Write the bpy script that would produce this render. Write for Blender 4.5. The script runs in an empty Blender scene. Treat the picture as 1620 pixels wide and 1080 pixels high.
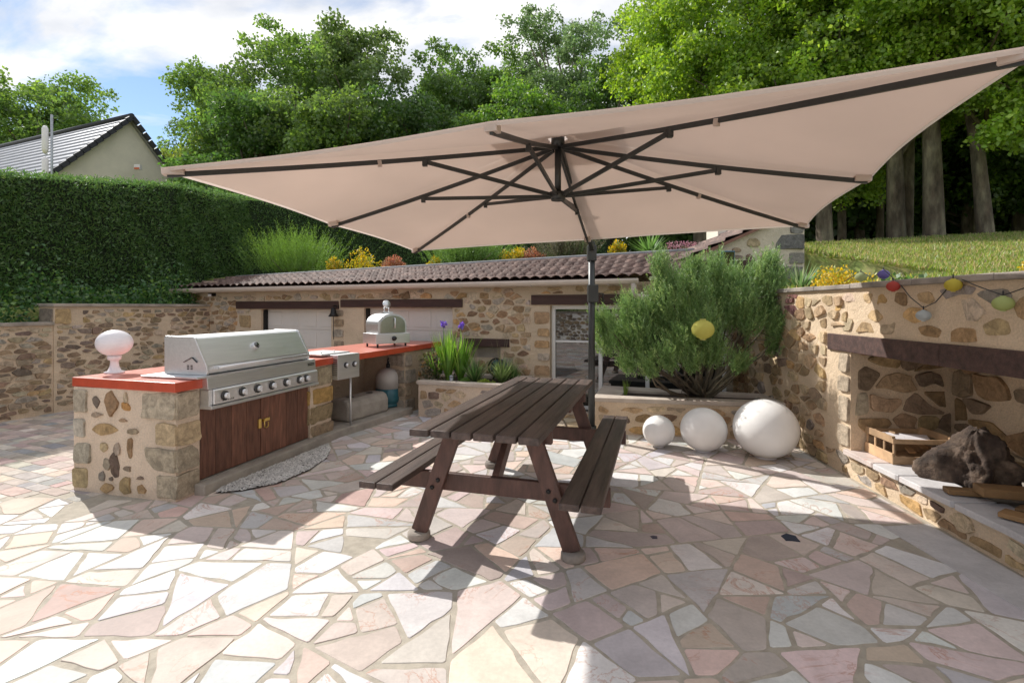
import bpy, bmesh, math, random
import numpy as np
from mathutils import Vector, Matrix, noise as mnoise
random.seed(7); RNG = np.random.default_rng(7)
R = math.radians
S = bpy.context.scene
C = S.collection

# ------------------------------------------------------------------ camera, light, exposure
F = 800.0; HZ = 485.0; CX = 810.0; H = 1.5          # focal length / horizon of the 1620 px photograph, eye height
cam = bpy.data.cameras.new('camera'); cam_o = bpy.data.objects.new('camera', cam); C.objects.link(cam_o)
cam_o.location = (0, 0, H); cam_o.rotation_euler = (R(90), 0, 0)
cam.sensor_width = 36; cam.lens = 36*F/1620; cam.shift_y = -(540-HZ)/1620
cam.clip_start = 0.05; cam.clip_end = 2000
S.camera = cam_o
SUN_EL = R(40.5); SUN_DIR = Vector((-0.757, 0.654, 0))
w = bpy.data.worlds.new('World'); S.world = w; w.use_nodes = True
nt = w.node_tree; nt.nodes.clear()
def N(nt, t, **k):
    n = nt.nodes.new(t)
    for a, b in k.items(): setattr(n, a, b)
    return n
out = N(nt, 'ShaderNodeOutputWorld'); bg = N(nt, 'ShaderNodeBackground')
sky = N(nt, 'ShaderNodeTexSky', sky_type='NISHITA'); sky.sun_disc = False
sky.sun_elevation = SUN_EL; sky.sun_rotation = math.atan2(SUN_DIR.x, SUN_DIR.y)
sky.air_density = 1.0; sky.dust_density = 0.0; sky.ozone_density = 1.5
bg.inputs['Strength'].default_value = 0.15
tc = N(nt, 'ShaderNodeTexCoord'); sep = N(nt, 'ShaderNodeSeparateXYZ')
nt.links.new(tc.outputs['Generated'], sep.inputs[0])
addz = N(nt, 'ShaderNodeMath', operation='ADD'); addz.inputs[1].default_value = 0.35
nt.links.new(sep.outputs['Z'], addz.inputs[0])
mx = N(nt, 'ShaderNodeMath', operation='MAXIMUM'); mx.inputs[1].default_value = 0.08
nt.links.new(addz.outputs[0], mx.inputs[0])
dv = N(nt, 'ShaderNodeVectorMath', operation='DIVIDE'); cb = N(nt, 'ShaderNodeCombineXYZ')
for i in range(3): nt.links.new(mx.outputs[0], cb.inputs[i])
nt.links.new(tc.outputs['Generated'], dv.inputs[0]); nt.links.new(cb.outputs[0], dv.inputs[1])
mp = N(nt, 'ShaderNodeMapping'); mp.inputs['Location'].default_value = (11.26, 17.78, 6.56); mp.inputs['Scale'].default_value = (1.0, 1.5, 1)
nt.links.new(dv.outputs[0], mp.inputs[0])
no = N(nt, 'ShaderNodeTexNoise'); no.inputs['Scale'].default_value = 1.7; no.inputs['Detail'].default_value = 9; no.inputs['Roughness'].default_value = 0.56; no.inputs['Distortion'].default_value = 0.35
nt.links.new(mp.outputs[0], no.inputs['Vector'])
rp = N(nt, 'ShaderNodeValToRGB'); rp.color_ramp.elements[0].position = 0.385; rp.color_ramp.elements[1].position = 0.50
gapd = N(nt, 'ShaderNodeVectorMath', operation='DOT_PRODUCT'); gapd.inputs[1].default_value = Vector((-.80, 1, .38)).normalized()      # a break in the clouds over the neighbour's roof
nrmv = N(nt, 'ShaderNodeVectorMath', operation='NORMALIZE'); nt.links.new(tc.outputs['Generated'], nrmv.inputs[0]); nt.links.new(nrmv.outputs[0], gapd.inputs[0])
gapr = N(nt, 'ShaderNodeMapRange', interpolation_type='SMOOTHSTEP'); gapr.inputs[1].default_value = .955; gapr.inputs[2].default_value = .995; gapr.inputs[3].default_value = 0; gapr.inputs[4].default_value = -.10
nt.links.new(gapd.outputs['Value'], gapr.inputs[0]); gsum = N(nt, 'ShaderNodeMath', operation='ADD'); nt.links.new(no.outputs['Fac'], gsum.inputs[0]); nt.links.new(gapr.outputs[0], gsum.inputs[1])
nt.links.new(gsum.outputs[0], rp.inputs[0])
no2 = N(nt, 'ShaderNodeTexNoise'); no2.inputs['Scale'].default_value = 3.4; no2.inputs['Detail'].default_value = 6
nt.links.new(mp.outputs[0], no2.inputs['Vector'])
rp2 = N(nt, 'ShaderNodeValToRGB'); rp2.color_ramp.elements[0].position = 0.36; rp2.color_ramp.elements[1].position = 0.60
rp2.color_ramp.elements[0].color = (1.85, 1.95, 2.15, 1); rp2.color_ramp.elements[1].color = (2.9, 2.88, 2.88, 1)
nt.links.new(no2.outputs['Fac'], rp2.inputs[0])
mixc = N(nt, 'ShaderNodeMix', data_type='RGBA')
gain = N(nt, 'ShaderNodeMix', data_type='RGBA', blend_type='MULTIPLY'); gain.inputs[0].default_value = 1; gain.inputs[7].default_value = (0.40, 0.385, 0.37, 1)
nt.links.new(sky.outputs[0], gain.inputs[6])
nt.links.new(rp.outputs[0], mixc.inputs[0]); nt.links.new(gain.outputs[2], mixc.inputs[6]); nt.links.new(rp2.outputs[0], mixc.inputs[7])
nt.links.new(mixc.outputs[2], bg.inputs[0]); nt.links.new(bg.outputs[0], out.inputs[0])
sl = bpy.data.lights.new('sun', 'SUN'); sl.energy = 2.05; sl.angle = R(0.6); sl.color = (1, 0.965, 0.91)
so = bpy.data.objects.new('sun', sl); C.objects.link(so)
sv = Vector((SUN_DIR.x*math.cos(SUN_EL), SUN_DIR.y*math.cos(SUN_EL), math.sin(SUN_EL)))
so.rotation_euler = sv.to_track_quat('Z', 'Y').to_euler(); so.location = sv*30
vs = S.view_settings; vs.view_transform = 'Standard'; vs.look = 'None'; vs.gamma = 1; vs.exposure = 1.42
S.cycles.max_bounces = 8; S.cycles.diffuse_bounces = 4; S.cycles.transparent_max_bounces = 8

# ------------------------------------------------------------------ helpers
def G(px, py, z=0.0):      # a photograph point lying at height z -> the place it stands
    Y = F*(H-z)/(py-HZ); return Vector(((px-CX)/F*Y, Y, z))
def P(px, py, Y):
    return Vector(((px-CX)/F*Y, Y, H-(py-HZ)/F*Y))
def tag(o, label, cat, group=None, kind=None):
    if label: o['label'] = label
    if cat: o['category'] = cat
    if group: o['group'] = group
    if kind: o['kind'] = kind
    return o
def thing(name, label, cat, loc=(0, 0, 0), rz=0, group=None):
    o = bpy.data.objects.new(name, None); C.objects.link(o); o.location = loc; o.rotation_euler = (0, 0, rz)
    o.empty_display_size = 0.1
    return tag(o, label, cat, group)

class MB:
    def __init__(s): s.v = []; s.f = []; s.c = []; s.col = (1, 1, 1); s.sm = []; s.smooth = False
    def face(s, idx, col=None): s.f.append(tuple(idx)); s.c.append(col or s.col); s.sm.append(s.smooth)
    def poly(s, pts, col=None):
        b = len(s.v); s.v += [tuple(p) for p in pts]; s.face(range(b, b+len(pts)), col)
    def hexa(s, p, col=None):   # 8 points: bottom 4 ccw, top 4 ccw
        b = len(s.v); s.v += [tuple(q) for q in p]
        for q in ((3, 2, 1, 0), (4, 5, 6, 7), (0, 1, 5, 4), (1, 2, 6, 5), (2, 3, 7, 6), (3, 0, 4, 7)): s.face([b+i for i in q], col)
    def box(s, x0, x1, y0, y1, z0, z1, col=None):
        s.hexa([(x0, y0, z0), (x1, y0, z0), (x1, y1, z0), (x0, y1, z0), (x0, y0, z1), (x1, y0, z1), (x1, y1, z1), (x0, y1, z1)], col)
    def bar(s, a, b, wd, th, up=(0, 0, 1), col=None):   # rectangular bar a->b
        a = Vector(a); b = Vector(b); d = (b-a).normalized(); u = Vector(up)
        sd = d.cross(u)
        if sd.length < 1e-4: sd = d.cross(Vector((1, 0, 0)))
        sd.normalize(); u = sd.cross(d).normalized(); q = []
        for p in (a, b):
            for i, j in ((-1, -1), (1, -1), (1, 1), (-1, 1)): q.append(p+sd*i*wd/2+u*j*th/2)
        bb = len(s.v); s.v += [tuple(x) for x in q]
        for f in ((0, 1, 2, 3), (7, 6, 5, 4), (0, 4, 5, 1), (1, 5, 6, 2), (2, 6, 7, 3), (3, 7, 4, 0)): s.face([bb+i for i in f], col)
    def tube(s, pts, r, n=8, cap=True, col=None, smooth=True):
        pts = [Vector(p) for p in pts]; rs = r if isinstance(r, (list, tuple)) else [r]*len(pts)
        sm0 = s.smooth; s.smooth = smooth; prev = None; b = len(s.v)
        for i, p in enumerate(pts):
            d = (pts[min(i+1, len(pts)-1)]-pts[max(i-1, 0)])
            d = d.normalized() if d.length > 1e-9 else Vector((0, 0, 1))
            ref = prev or (Vector((0, 0, 1)) if abs(d.z) < .9 else Vector((1, 0, 0)))
            x = (ref-d*ref.dot(d)).normalized(); prev = x; y = d.cross(x)
            for k in range(n):
                a = 2*math.pi*k/n; s.v.append(tuple(p+(x*math.cos(a)+y*math.sin(a))*rs[i]))
        for i in range(len(pts)-1):
            for k in range(n):
                s.face((b+i*n+k, b+i*n+(k+1) % n, b+(i+1)*n+(k+1) % n, b+(i+1)*n+k), col)
        s.smooth = False
        if cap:
            s.face([b+n-1-k for k in range(n)], col); s.face([b+(len(pts)-1)*n+k for k in range(n)], col)
        s.smooth = sm0
    def lathe(s, prof, c=(0, 0, 0), n=24, col=None, M=None):
        sm0 = s.smooth; s.smooth = True; b = len(s.v); m = len(prof)
        for (r, z) in prof:
            for k in range(n):
                a = 2*math.pi*k/n; p = Vector((r*math.cos(a), r*math.sin(a), z))
                if M: p = M @ p
                s.v.append((p.x+c[0], p.y+c[1], p.z+c[2]))
        for i in range(m-1):
            for k in range(n): s.face((b+i*n+k, b+i*n+(k+1) % n, b+(i+1)*n+(k+1) % n, b+(i+1)*n+k), col)
        s.face([b+n-1-k for k in range(n)], col); s.face([b+(m-1)*n+k for k in range(n)], col); s.smooth = sm0
    def prism(s, prof, x0, x1, col=None):   # profile in (y,z), extruded along x
        b = len(s.v); n = len(prof)
        for x in (x0, x1):
            for y, z in prof: s.v.append((x, y, z))
        s.face([b+n-1-i for i in range(n)], col); s.face([b+n+i for i in range(n)], col)
        for i in range(n): s.face((b+i, b+(i+1) % n, b+n+(i+1) % n, b+n+i), col)
    def build(s, name, mat, parent=None, bevel=0, M=None):
        me = bpy.data.meshes.new(name)
        vv = s.v if M is None else [tuple(M @ Vector(p)) for p in s.v]
        me.from_pydata(vv, [], s.f); me.materials.append(mat)
        me.polygons.foreach_set('use_smooth', s.sm)
        at = me.attributes.new('col', 'FLOAT_COLOR', 'FACE')
        at.data.foreach_set('color', np.array([list(c)+[1] for c in s.c], dtype=np.float32).ravel())
        o = bpy.data.objects.new(name, me); C.objects.link(o); o.parent = parent
        bm = bmesh.new(); bm.from_mesh(me); bmesh.ops.recalc_face_normals(bm, faces=bm.faces); bm.to_mesh(me); bm.free()
        if bevel:
            m = o.modifiers.new('bevel', 'BEVEL'); m.width = bevel; m.segments = 2; m.limit_method = 'ANGLE'; m.angle_limit = R(40)
        return o

def noise_mix(nt, scale, detail=5, rough=0.6, coord='Object', dist=0, vec=None):
    n = N(nt, 'ShaderNodeTexNoise'); n.inputs['Scale'].default_value = scale; n.inputs['Detail'].default_value = detail
    n.inputs['Roughness'].default_value = rough; n.inputs['Distortion'].default_value = dist
    if vec is None:
        t = N(nt, 'ShaderNodeTexCoord'); vec = t.outputs[coord]
    nt.links.new(vec, n.inputs['Vector']); return n
def mat(name, col=None, rough=0.6, metal=0, var=0.25, scale=8, bump=0.0, bscale=40, spec=0.5, stretch=None, attr=False, aniso=0, col2=None, coat=0):
    m = bpy.data.materials.new(name); m.use_nodes = True; nt = m.node_tree; b = nt.nodes['Principled BSDF']
    b.inputs['Roughness'].default_value = rough; b.inputs['Metallic'].default_value = metal
    b.inputs['Specular IOR Level'].default_value = spec
    if coat: b.inputs['Coat Weight'].default_value = coat
    vec = None
    t = N(nt, 'ShaderNodeTexCoord'); mpn = N(nt, 'ShaderNodeMapping'); nt.links.new(t.outputs['Object'], mpn.inputs[0])
    if stretch: mpn.inputs['Scale'].default_value = stretch
    vec = mpn.outputs[0]
    n1 = noise_mix(nt, scale, vec=vec); mr = N(nt, 'ShaderNodeMapRange'); mr.inputs[1].default_value = 0.3; mr.inputs[2].default_value = 0.7
    mr.inputs[3].default_value = 1-var; mr.inputs[4].default_value = 1+var*0.6
    nt.links.new(n1.outputs['Fac'], mr.inputs[0])
    mul = N(nt, 'ShaderNodeMix', data_type='RGBA', blend_type='MULTIPLY'); mul.inputs[0].default_value = 1
    if attr:
        a = N(nt, 'ShaderNodeAttribute'); a.attribute_name = 'col'; nt.links.new(a.outputs['Color'], mul.inputs[6])
    elif col2:
        mc = N(nt, 'ShaderNodeMix', data_type='RGBA'); mc.inputs[6].default_value = (*col, 1); mc.inputs[7].default_value = (*col2, 1)
        n3 = noise_mix(nt, scale*.37, vec=vec); r3 = N(nt, 'ShaderNodeMapRange'); r3.inputs[1].default_value = .4; r3.inputs[2].default_value = .6
        nt.links.new(n3.outputs['Fac'], r3.inputs[0]); nt.links.new(r3.outputs[0], mc.inputs[0]); nt.links.new(mc.outputs[2], mul.inputs[6])
    else: mul.inputs[6].default_value = (*col, 1)
    nt.links.new(mr.outputs[0], mul.inputs[7]); nt.links.new(mul.outputs[2], b.inputs['Base Color'])
    rr = N(nt, 'ShaderNodeMapRange'); rr.inputs[3].default_value = max(0, rough-.12); rr.inputs[4].default_value = min(1, rough+.12)
    n4 = noise_mix(nt, scale*2.3, vec=vec); nt.links.new(n4.outputs['Fac'], rr.inputs[0]); nt.links.new(rr.outputs[0], b.inputs['Roughness'])
    if bump:
        n2 = noise_mix(nt, bscale, 6, 0.65, vec=vec); bp = N(nt, 'ShaderNodeBump'); bp.inputs['Strength'].default_value = bump; bp.inputs['Distance'].default_value = 0.02
        nt.links.new(n2.outputs['Fac'], bp.inputs['Height']); nt.links.new(bp.outputs[0], b.inputs['Normal'])
    return m

# ---- stone masonry material: base colour per stone from the attribute, mottled inside each stone
def stone_mat(name='masonry'):
    m = bpy.data.materials.new(name); m.use_nodes = True; nt = m.node_tree; b = nt.nodes['Principled BSDF']
    b.inputs['Roughness'].default_value = 0.9; b.inputs['Specular IOR Level'].default_value = 0.2
    a = N(nt, 'ShaderNodeAttribute'); a.attribute_name = 'col'
    n1 = noise_mix(nt, 16, 6, .65, dist=.6); n2 = noise_mix(nt, 70, 6, .7); n3 = noise_mix(nt, 3, 3, .5)
    r1 = N(nt, 'ShaderNodeMapRange'); r1.inputs[1].default_value = .32; r1.inputs[2].default_value = .68; r1.inputs[3].default_value = .62; r1.inputs[4].default_value = 1.3
    r2 = N(nt, 'ShaderNodeMapRange'); r2.inputs[1].default_value = .3; r2.inputs[2].default_value = .7; r2.inputs[3].default_value = .82; r2.inputs[4].default_value = 1.15
    r3 = N(nt, 'ShaderNodeMapRange'); r3.inputs[1].default_value = .3; r3.inputs[2].default_value = .7; r3.inputs[3].default_value = .88; r3.inputs[4].default_value = 1.08
    for x, y in ((n1, r1), (n2, r2), (n3, r3)): nt.links.new(x.outputs['Fac'], y.inputs[0])
    # mottling is weak on mortar (alpha of nothing: use saturation of the stone colour instead)
    q = N(nt, 'ShaderNodeMath', operation='MULTIPLY'); q2 = N(nt, 'ShaderNodeMath', operation='MULTIPLY')
    fa = N(nt, 'ShaderNodeAttribute'); fa.attribute_name = 'rough_stone'
    one = N(nt, 'ShaderNodeMix', data_type='FLOAT'); one.inputs[2].default_value = 1
    nt.links.new(fa.outputs['Fac'], one.inputs[0]); nt.links.new(r1.outputs[0], one.inputs[3])
    nt.links.new(one.outputs[0], q.inputs[0]); nt.links.new(r2.outputs[0], q.inputs[1]); nt.links.new(q.outputs[0], q2.inputs[0]); nt.links.new(r3.outputs[0], q2.inputs[1])
    mul = N(nt, 'ShaderNodeMix', data_type='RGBA', blend_type='MULTIPLY'); mul.inputs[0].default_value = 1
    nt.links.new(a.outputs['Color'], mul.inputs[6]); nt.links.new(q2.outputs[0], mul.inputs[7]); nt.links.new(mul.outputs[2], b.inputs['Base Color'])
    ad = N(nt, 'ShaderNodeMath', operation='MULTIPLY_ADD'); ad.inputs[1].default_value = .35
    nt.links.new(n2.outputs['Fac'], ad.inputs[0]); nt.links.new(n1.outputs['Fac'], ad.inputs[2])
    bp = N(nt, 'ShaderNodeBump'); bp.inputs['Strength'].default_value = .8; bp.inputs['Distance'].default_value = .022
    nt.links.new(ad.outputs[0], bp.inputs['Height']); nt.links.new(bp.outputs[0], b.inputs['Normal'])
    return m
def leaf_mat(name, trans=0.45, rough=0.5, gloss=0.06):
    m = bpy.data.materials.new(name); m.use_nodes = True; nt = m.node_tree; nt.nodes.clear()
    o = N(nt, 'ShaderNodeOutputMaterial'); a = N(nt, 'ShaderNodeAttribute'); a.attribute_name = 'col'
    d = N(nt, 'ShaderNodeBsdfDiffuse'); t = N(nt, 'ShaderNodeBsdfTranslucent'); g = N(nt, 'ShaderNodeBsdfGlossy'); g.inputs['Roughness'].default_value = rough
    hs = N(nt, 'ShaderNodeHueSaturation'); hs.inputs['Hue'].default_value = .487; hs.inputs['Value'].default_value = 1.5; hs.inputs['Saturation'].default_value = 1.08
    nt.links.new(a.outputs['Color'], d.inputs[0]); nt.links.new(a.outputs['Color'], hs.inputs['Color']); nt.links.new(hs.outputs[0], t.inputs[0])
    m1 = N(nt, 'ShaderNodeMixShader'); m1.inputs[0].default_value = trans; m2 = N(nt, 'ShaderNodeMixShader'); m2.inputs[0].default_value = gloss
    nt.links.new(d.outputs[0], m1.inputs[1]); nt.links.new(t.outputs[0], m1.inputs[2]); nt.links.new(m1.outputs[0], m2.inputs[1]); nt.links.new(g.outputs[0], m2.inputs[2])
    nt.links.new(m2.outputs[0], o.inputs[0]); return m

M = {}
M['masonry'] = stone_mat()
M['leaf'] = leaf_mat('leaf'); M['needle'] = leaf_mat('needle', .3); M['petal'] = leaf_mat('petal', .4)
M['bark'] = mat('bark', (.105, .08, .055), .9, var=.6, scale=7, bump=.9, bscale=14, stretch=(1, 1, .3), col2=(.20, .175, .12))
M['table_wood'] = mat('stained_wood', (.115, .080, .067), .5, var=.45, scale=5, bump=.35, bscale=30, stretch=(.5, 6, 6), spec=.4, attr=False, col2=(.080, .058, .050))
M['frame_wood'] = mat('frame_wood', (.125, .062, .048), .55, var=.4, scale=6, bump=.3, bscale=30, stretch=(3, 3, 1), col2=(.10, .052, .041))
M['door_wood'] = mat('door_wood', (.135, .058, .037), .6, var=.5, scale=5, bump=.35, bscale=30, stretch=(8, 8, 1.0), attr=True)
M['beam_wood'] = mat('beam_wood', (.10, .052, .042), .65, var=.5, scale=3, bump=.5, bscale=18, stretch=(8, .7, 8), col2=(.068, .034, .028))
M['lintel'] = mat('lintel_wood', (.060, .028, .022), .7, var=.35, scale=4, bump=.3, bscale=20, stretch=(.6, 6, 6))
M['raw_wood'] = mat('raw_wood', (.46, .27, .13), .7, var=.35, scale=6, bump=.3, bscale=30, stretch=(1, 1, 1), attr=True)
M['red'] = mat('red_paint', (1, 1, 1), .32, var=.14, scale=7, bump=.08, bscale=30, spec=.6, attr=True)
M['steel'] = mat('brushed_steel', (.74, .745, .75), .45, 1, var=.07, scale=3, stretch=(1, 12, 12))
M['steel_dark'] = mat('dark_steel', (.07, .07, .07), .3, 1, var=.1)
M['black'] = mat('black_plastic', (.012, .012, .013), .4, var=.1)
M['alu'] = mat('grey_aluminium', (.052, .055, .055), .42, .5, var=.1)
M['white_plastic'] = mat('white_plastic', (.78, .74, .76), .3, var=.03, scale=4)
M['ball'] = mat('white_ball', (.80, .79, .77), .38, var=.09, scale=2.2)
M['pvc'] = mat('beige_pvc', (.56, .47, .40), .45, var=.08)
M['upvc'] = mat('white_upvc', (.72, .72, .72), .35, var=.04)
M['garage'] = mat('garage_door', (.66, .62, .58), .5, var=.05, scale=3, bump=.06, bscale=60)
M['tile'] = mat('roof_tile', (.105, .058, .046), .75, var=.5, scale=9, bump=.4, bscale=60, col2=(.21, .135, .11))
M['slate'] = mat('slate_tile', (.26, .26, .30), .38, var=.2, scale=2, spec=.9)
M['zinc'] = mat('zinc', (.42, .44, .47), .5, .6, var=.15)
M['render'] = mat('cream_render', (.76, .70, .60), .9, var=.08, scale=2, bump=.2, bscale=40)
M['coping'] = mat('coping_stone', (.27, .235, .205), .9, var=.4, scale=5, bump=.5, bscale=25, col2=(.36, .31, .26))
M['coping_pale'] = mat('pale_coping', (.60, .52, .44), .85, var=.2, scale=5, bump=.4, bscale=30, col2=(.52, .43, .36))
M['marble'] = mat('marble', (.60, .56, .55), .35, var=.2, scale=4, attr=True)
M['concrete'] = mat('concrete', (.36, .325, .28), .9, var=.25, scale=6, bump=.35, bscale=40)
M['soil'] = mat('soil', (.06, .042, .03), .95, var=.5, scale=20, bump=.8, bscale=40)
M['brass'] = mat('brass', (.75, .55, .17), .3, 1, var=.1)
M['iron'] = mat('dark_iron', (.03, .028, .028), .5, .6, var=.2)
M['gas_blue'] = mat('blue_paint', (.025, .12, .15), .4, var=.15)
M['gas_grey'] = mat('grey_paint', (.46, .43, .40), .45, var=.12)
M['blue_lamp'] = mat('blue_housing', (.05, .14, .22), .4, var=.15)
M['stump'] = mat('stump', (.06, .04, .030), .9, var=.7, scale=9, bump=1.0, bscale=16, col2=(.17, .12, .085))
M['grout'] = mat('grout', (.43, .385, .315), .95, var=.22, scale=14, bump=.35, bscale=120)
M['curtain'] = mat('dark_interior', (.03, .03, .03), .9, var=.2)
def glass():
    m = bpy.data.materials.new('window_glass'); m.use_nodes = True; b = m.node_tree.nodes['Principled BSDF']
    b.inputs['Base Color'].default_value = (.016, .018, .018, 1); b.inputs['Roughness'].default_value = .02; b.inputs['Specular IOR Level'].default_value = 1.0; b.inputs['IOR'].default_value = 1.6
    return m
M['glass'] = glass()
def fabric(name, col, tr=.35):
    m = bpy.data.materials.new(name); m.use_nodes = True; nt = m.node_tree; nt.nodes.clear()
    o = N(nt, 'ShaderNodeOutputMaterial'); d = N(nt, 'ShaderNodeBsdfDiffuse'); t = N(nt, 'ShaderNodeBsdfTranslucent')
    n1 = noise_mix(nt, 1.2, 4, .5); r1 = N(nt, 'ShaderNodeMapRange'); r1.inputs[1].default_value = .3; r1.inputs[2].default_value = .7; r1.inputs[3].default_value = .94; r1.inputs[4].default_value = 1.04
    nt.links.new(n1.outputs['Fac'], r1.inputs[0])
    mul = N(nt, 'ShaderNodeMix', data_type='RGBA', blend_type='MULTIPLY'); mul.inputs[0].default_value = 1; mul.inputs[6].default_value = (*col, 1)
    nt.links.new(r1.outputs[0], mul.inputs[7])
    for x in (d, t): nt.links.new(mul.outputs[2], x.inputs[0])
    n2 = noise_mix(nt, 500, 2, .5); bp = N(nt, 'ShaderNodeBump'); bp.inputs['Strength'].default_value = .12; bp.inputs['Distance'].default_value = .002
    nt.links.new(n2.outputs['Fac'], bp.inputs['Height']); nt.links.new(bp.outputs[0], d.inputs['Normal'])
    mx = N(nt, 'ShaderNodeMixShader'); mx.inputs[0].default_value = tr
    nt.links.new(d.outputs[0], mx.inputs[1]); nt.links.new(t.outputs[0], mx.inputs[2]); nt.links.new(mx.outputs[0], o.inputs[0]); return m
M['canvas'] = fabric('parasol_canvas', (.75, .655, .595), .46)
def paper(name, col): return fabric(name, col, .45)

# ---- 2-D polygon tools (paving, stones)
def clip(poly, nx, ny, d):      # keep nx*x+ny*y <= d
    o = []
    for i in range(len(poly)):
        a = poly[i]; b = poly[(i+1) % len(poly)]; da = nx*a[0]+ny*a[1]-d; db = nx*b[0]+ny*b[1]-d
        if da <= 0: o.append(a)
        if (da < 0) != (db < 0) and abs(da-db) > 1e-12:
            t = da/(da-db); o.append((a[0]+(b[0]-a[0])*t, a[1]+(b[1]-a[1])*t))
    return o
def area(p): return .5*sum(p[i][0]*p[(i+1) % len(p)][1]-p[(i+1) % len(p)][0]*p[i][1] for i in range(len(p)))
def cen(p): return (sum(q[0] for q in p)/len(p), sum(q[1] for q in p)/len(p))
def inset(p, g):
    if area(p) < 0: p = p[::-1]
    o = list(p)
    for i in range(len(p)):
        a = p[i]; b = p[(i+1) % len(p)]; ex, ey = b[0]-a[0], b[1]-a[1]; L = math.hypot(ex, ey)
        if L < 1e-6: continue
        nx, ny = ey/L, -ex/L; o = clip(o, nx, ny, nx*a[0]+ny*a[1]-g*random.uniform(.6, 1.5))
        if len(o) < 3: return []
    return o
def rough(p, step, amp):
    o = []
    for i in range(len(p)):
        a = p[i]; b = p[(i+1) % len(p)]; L = math.hypot(b[0]-a[0], b[1]-a[1]); n = max(1, int(L/step)); 
        for k in range(n):
            t = k/n; j = amp if k else amp*.6
            o.append((a[0]+(b[0]-a[0])*t+random.gauss(0, j), a[1]+(b[1]-a[1])*t+random.gauss(0, j)))
    return o
def chaikin(p, q=.25):
    o = []
    for i in range(len(p)):
        a = p[i]; b = p[(i+1) % len(p)]
        o.append((a[0]*(1-q)+b[0]*q, a[1]*(1-q)+b[1]*q)); o.append((a[0]*q+b[0]*(1-q), a[1]*q+b[1]*(1-q)))
    return o
PAL = [((.40, .29, .17), 3), ((.33, .20, .10), 3), ((.22, .14, .085), 3), ((.45, .36, .25), 3), ((.36, .31, .24), 3), ((.17, .125, .10), 1.5), ((.46, .29, .12), 2), ((.50, .41, .31), 2), ((.25, .21, .17), 2)]
def pick(pal):
    t = random.uniform(0, sum(b for a, b in pal))
    for a, b in pal:
        t -= b
        if t <= 0: break
    k = random.uniform(.88, 1.32); return tuple(min(1, x*k*random.uniform(.96, 1.04)) for x in a)
MORTAR = (.60, .475, .345)
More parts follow.
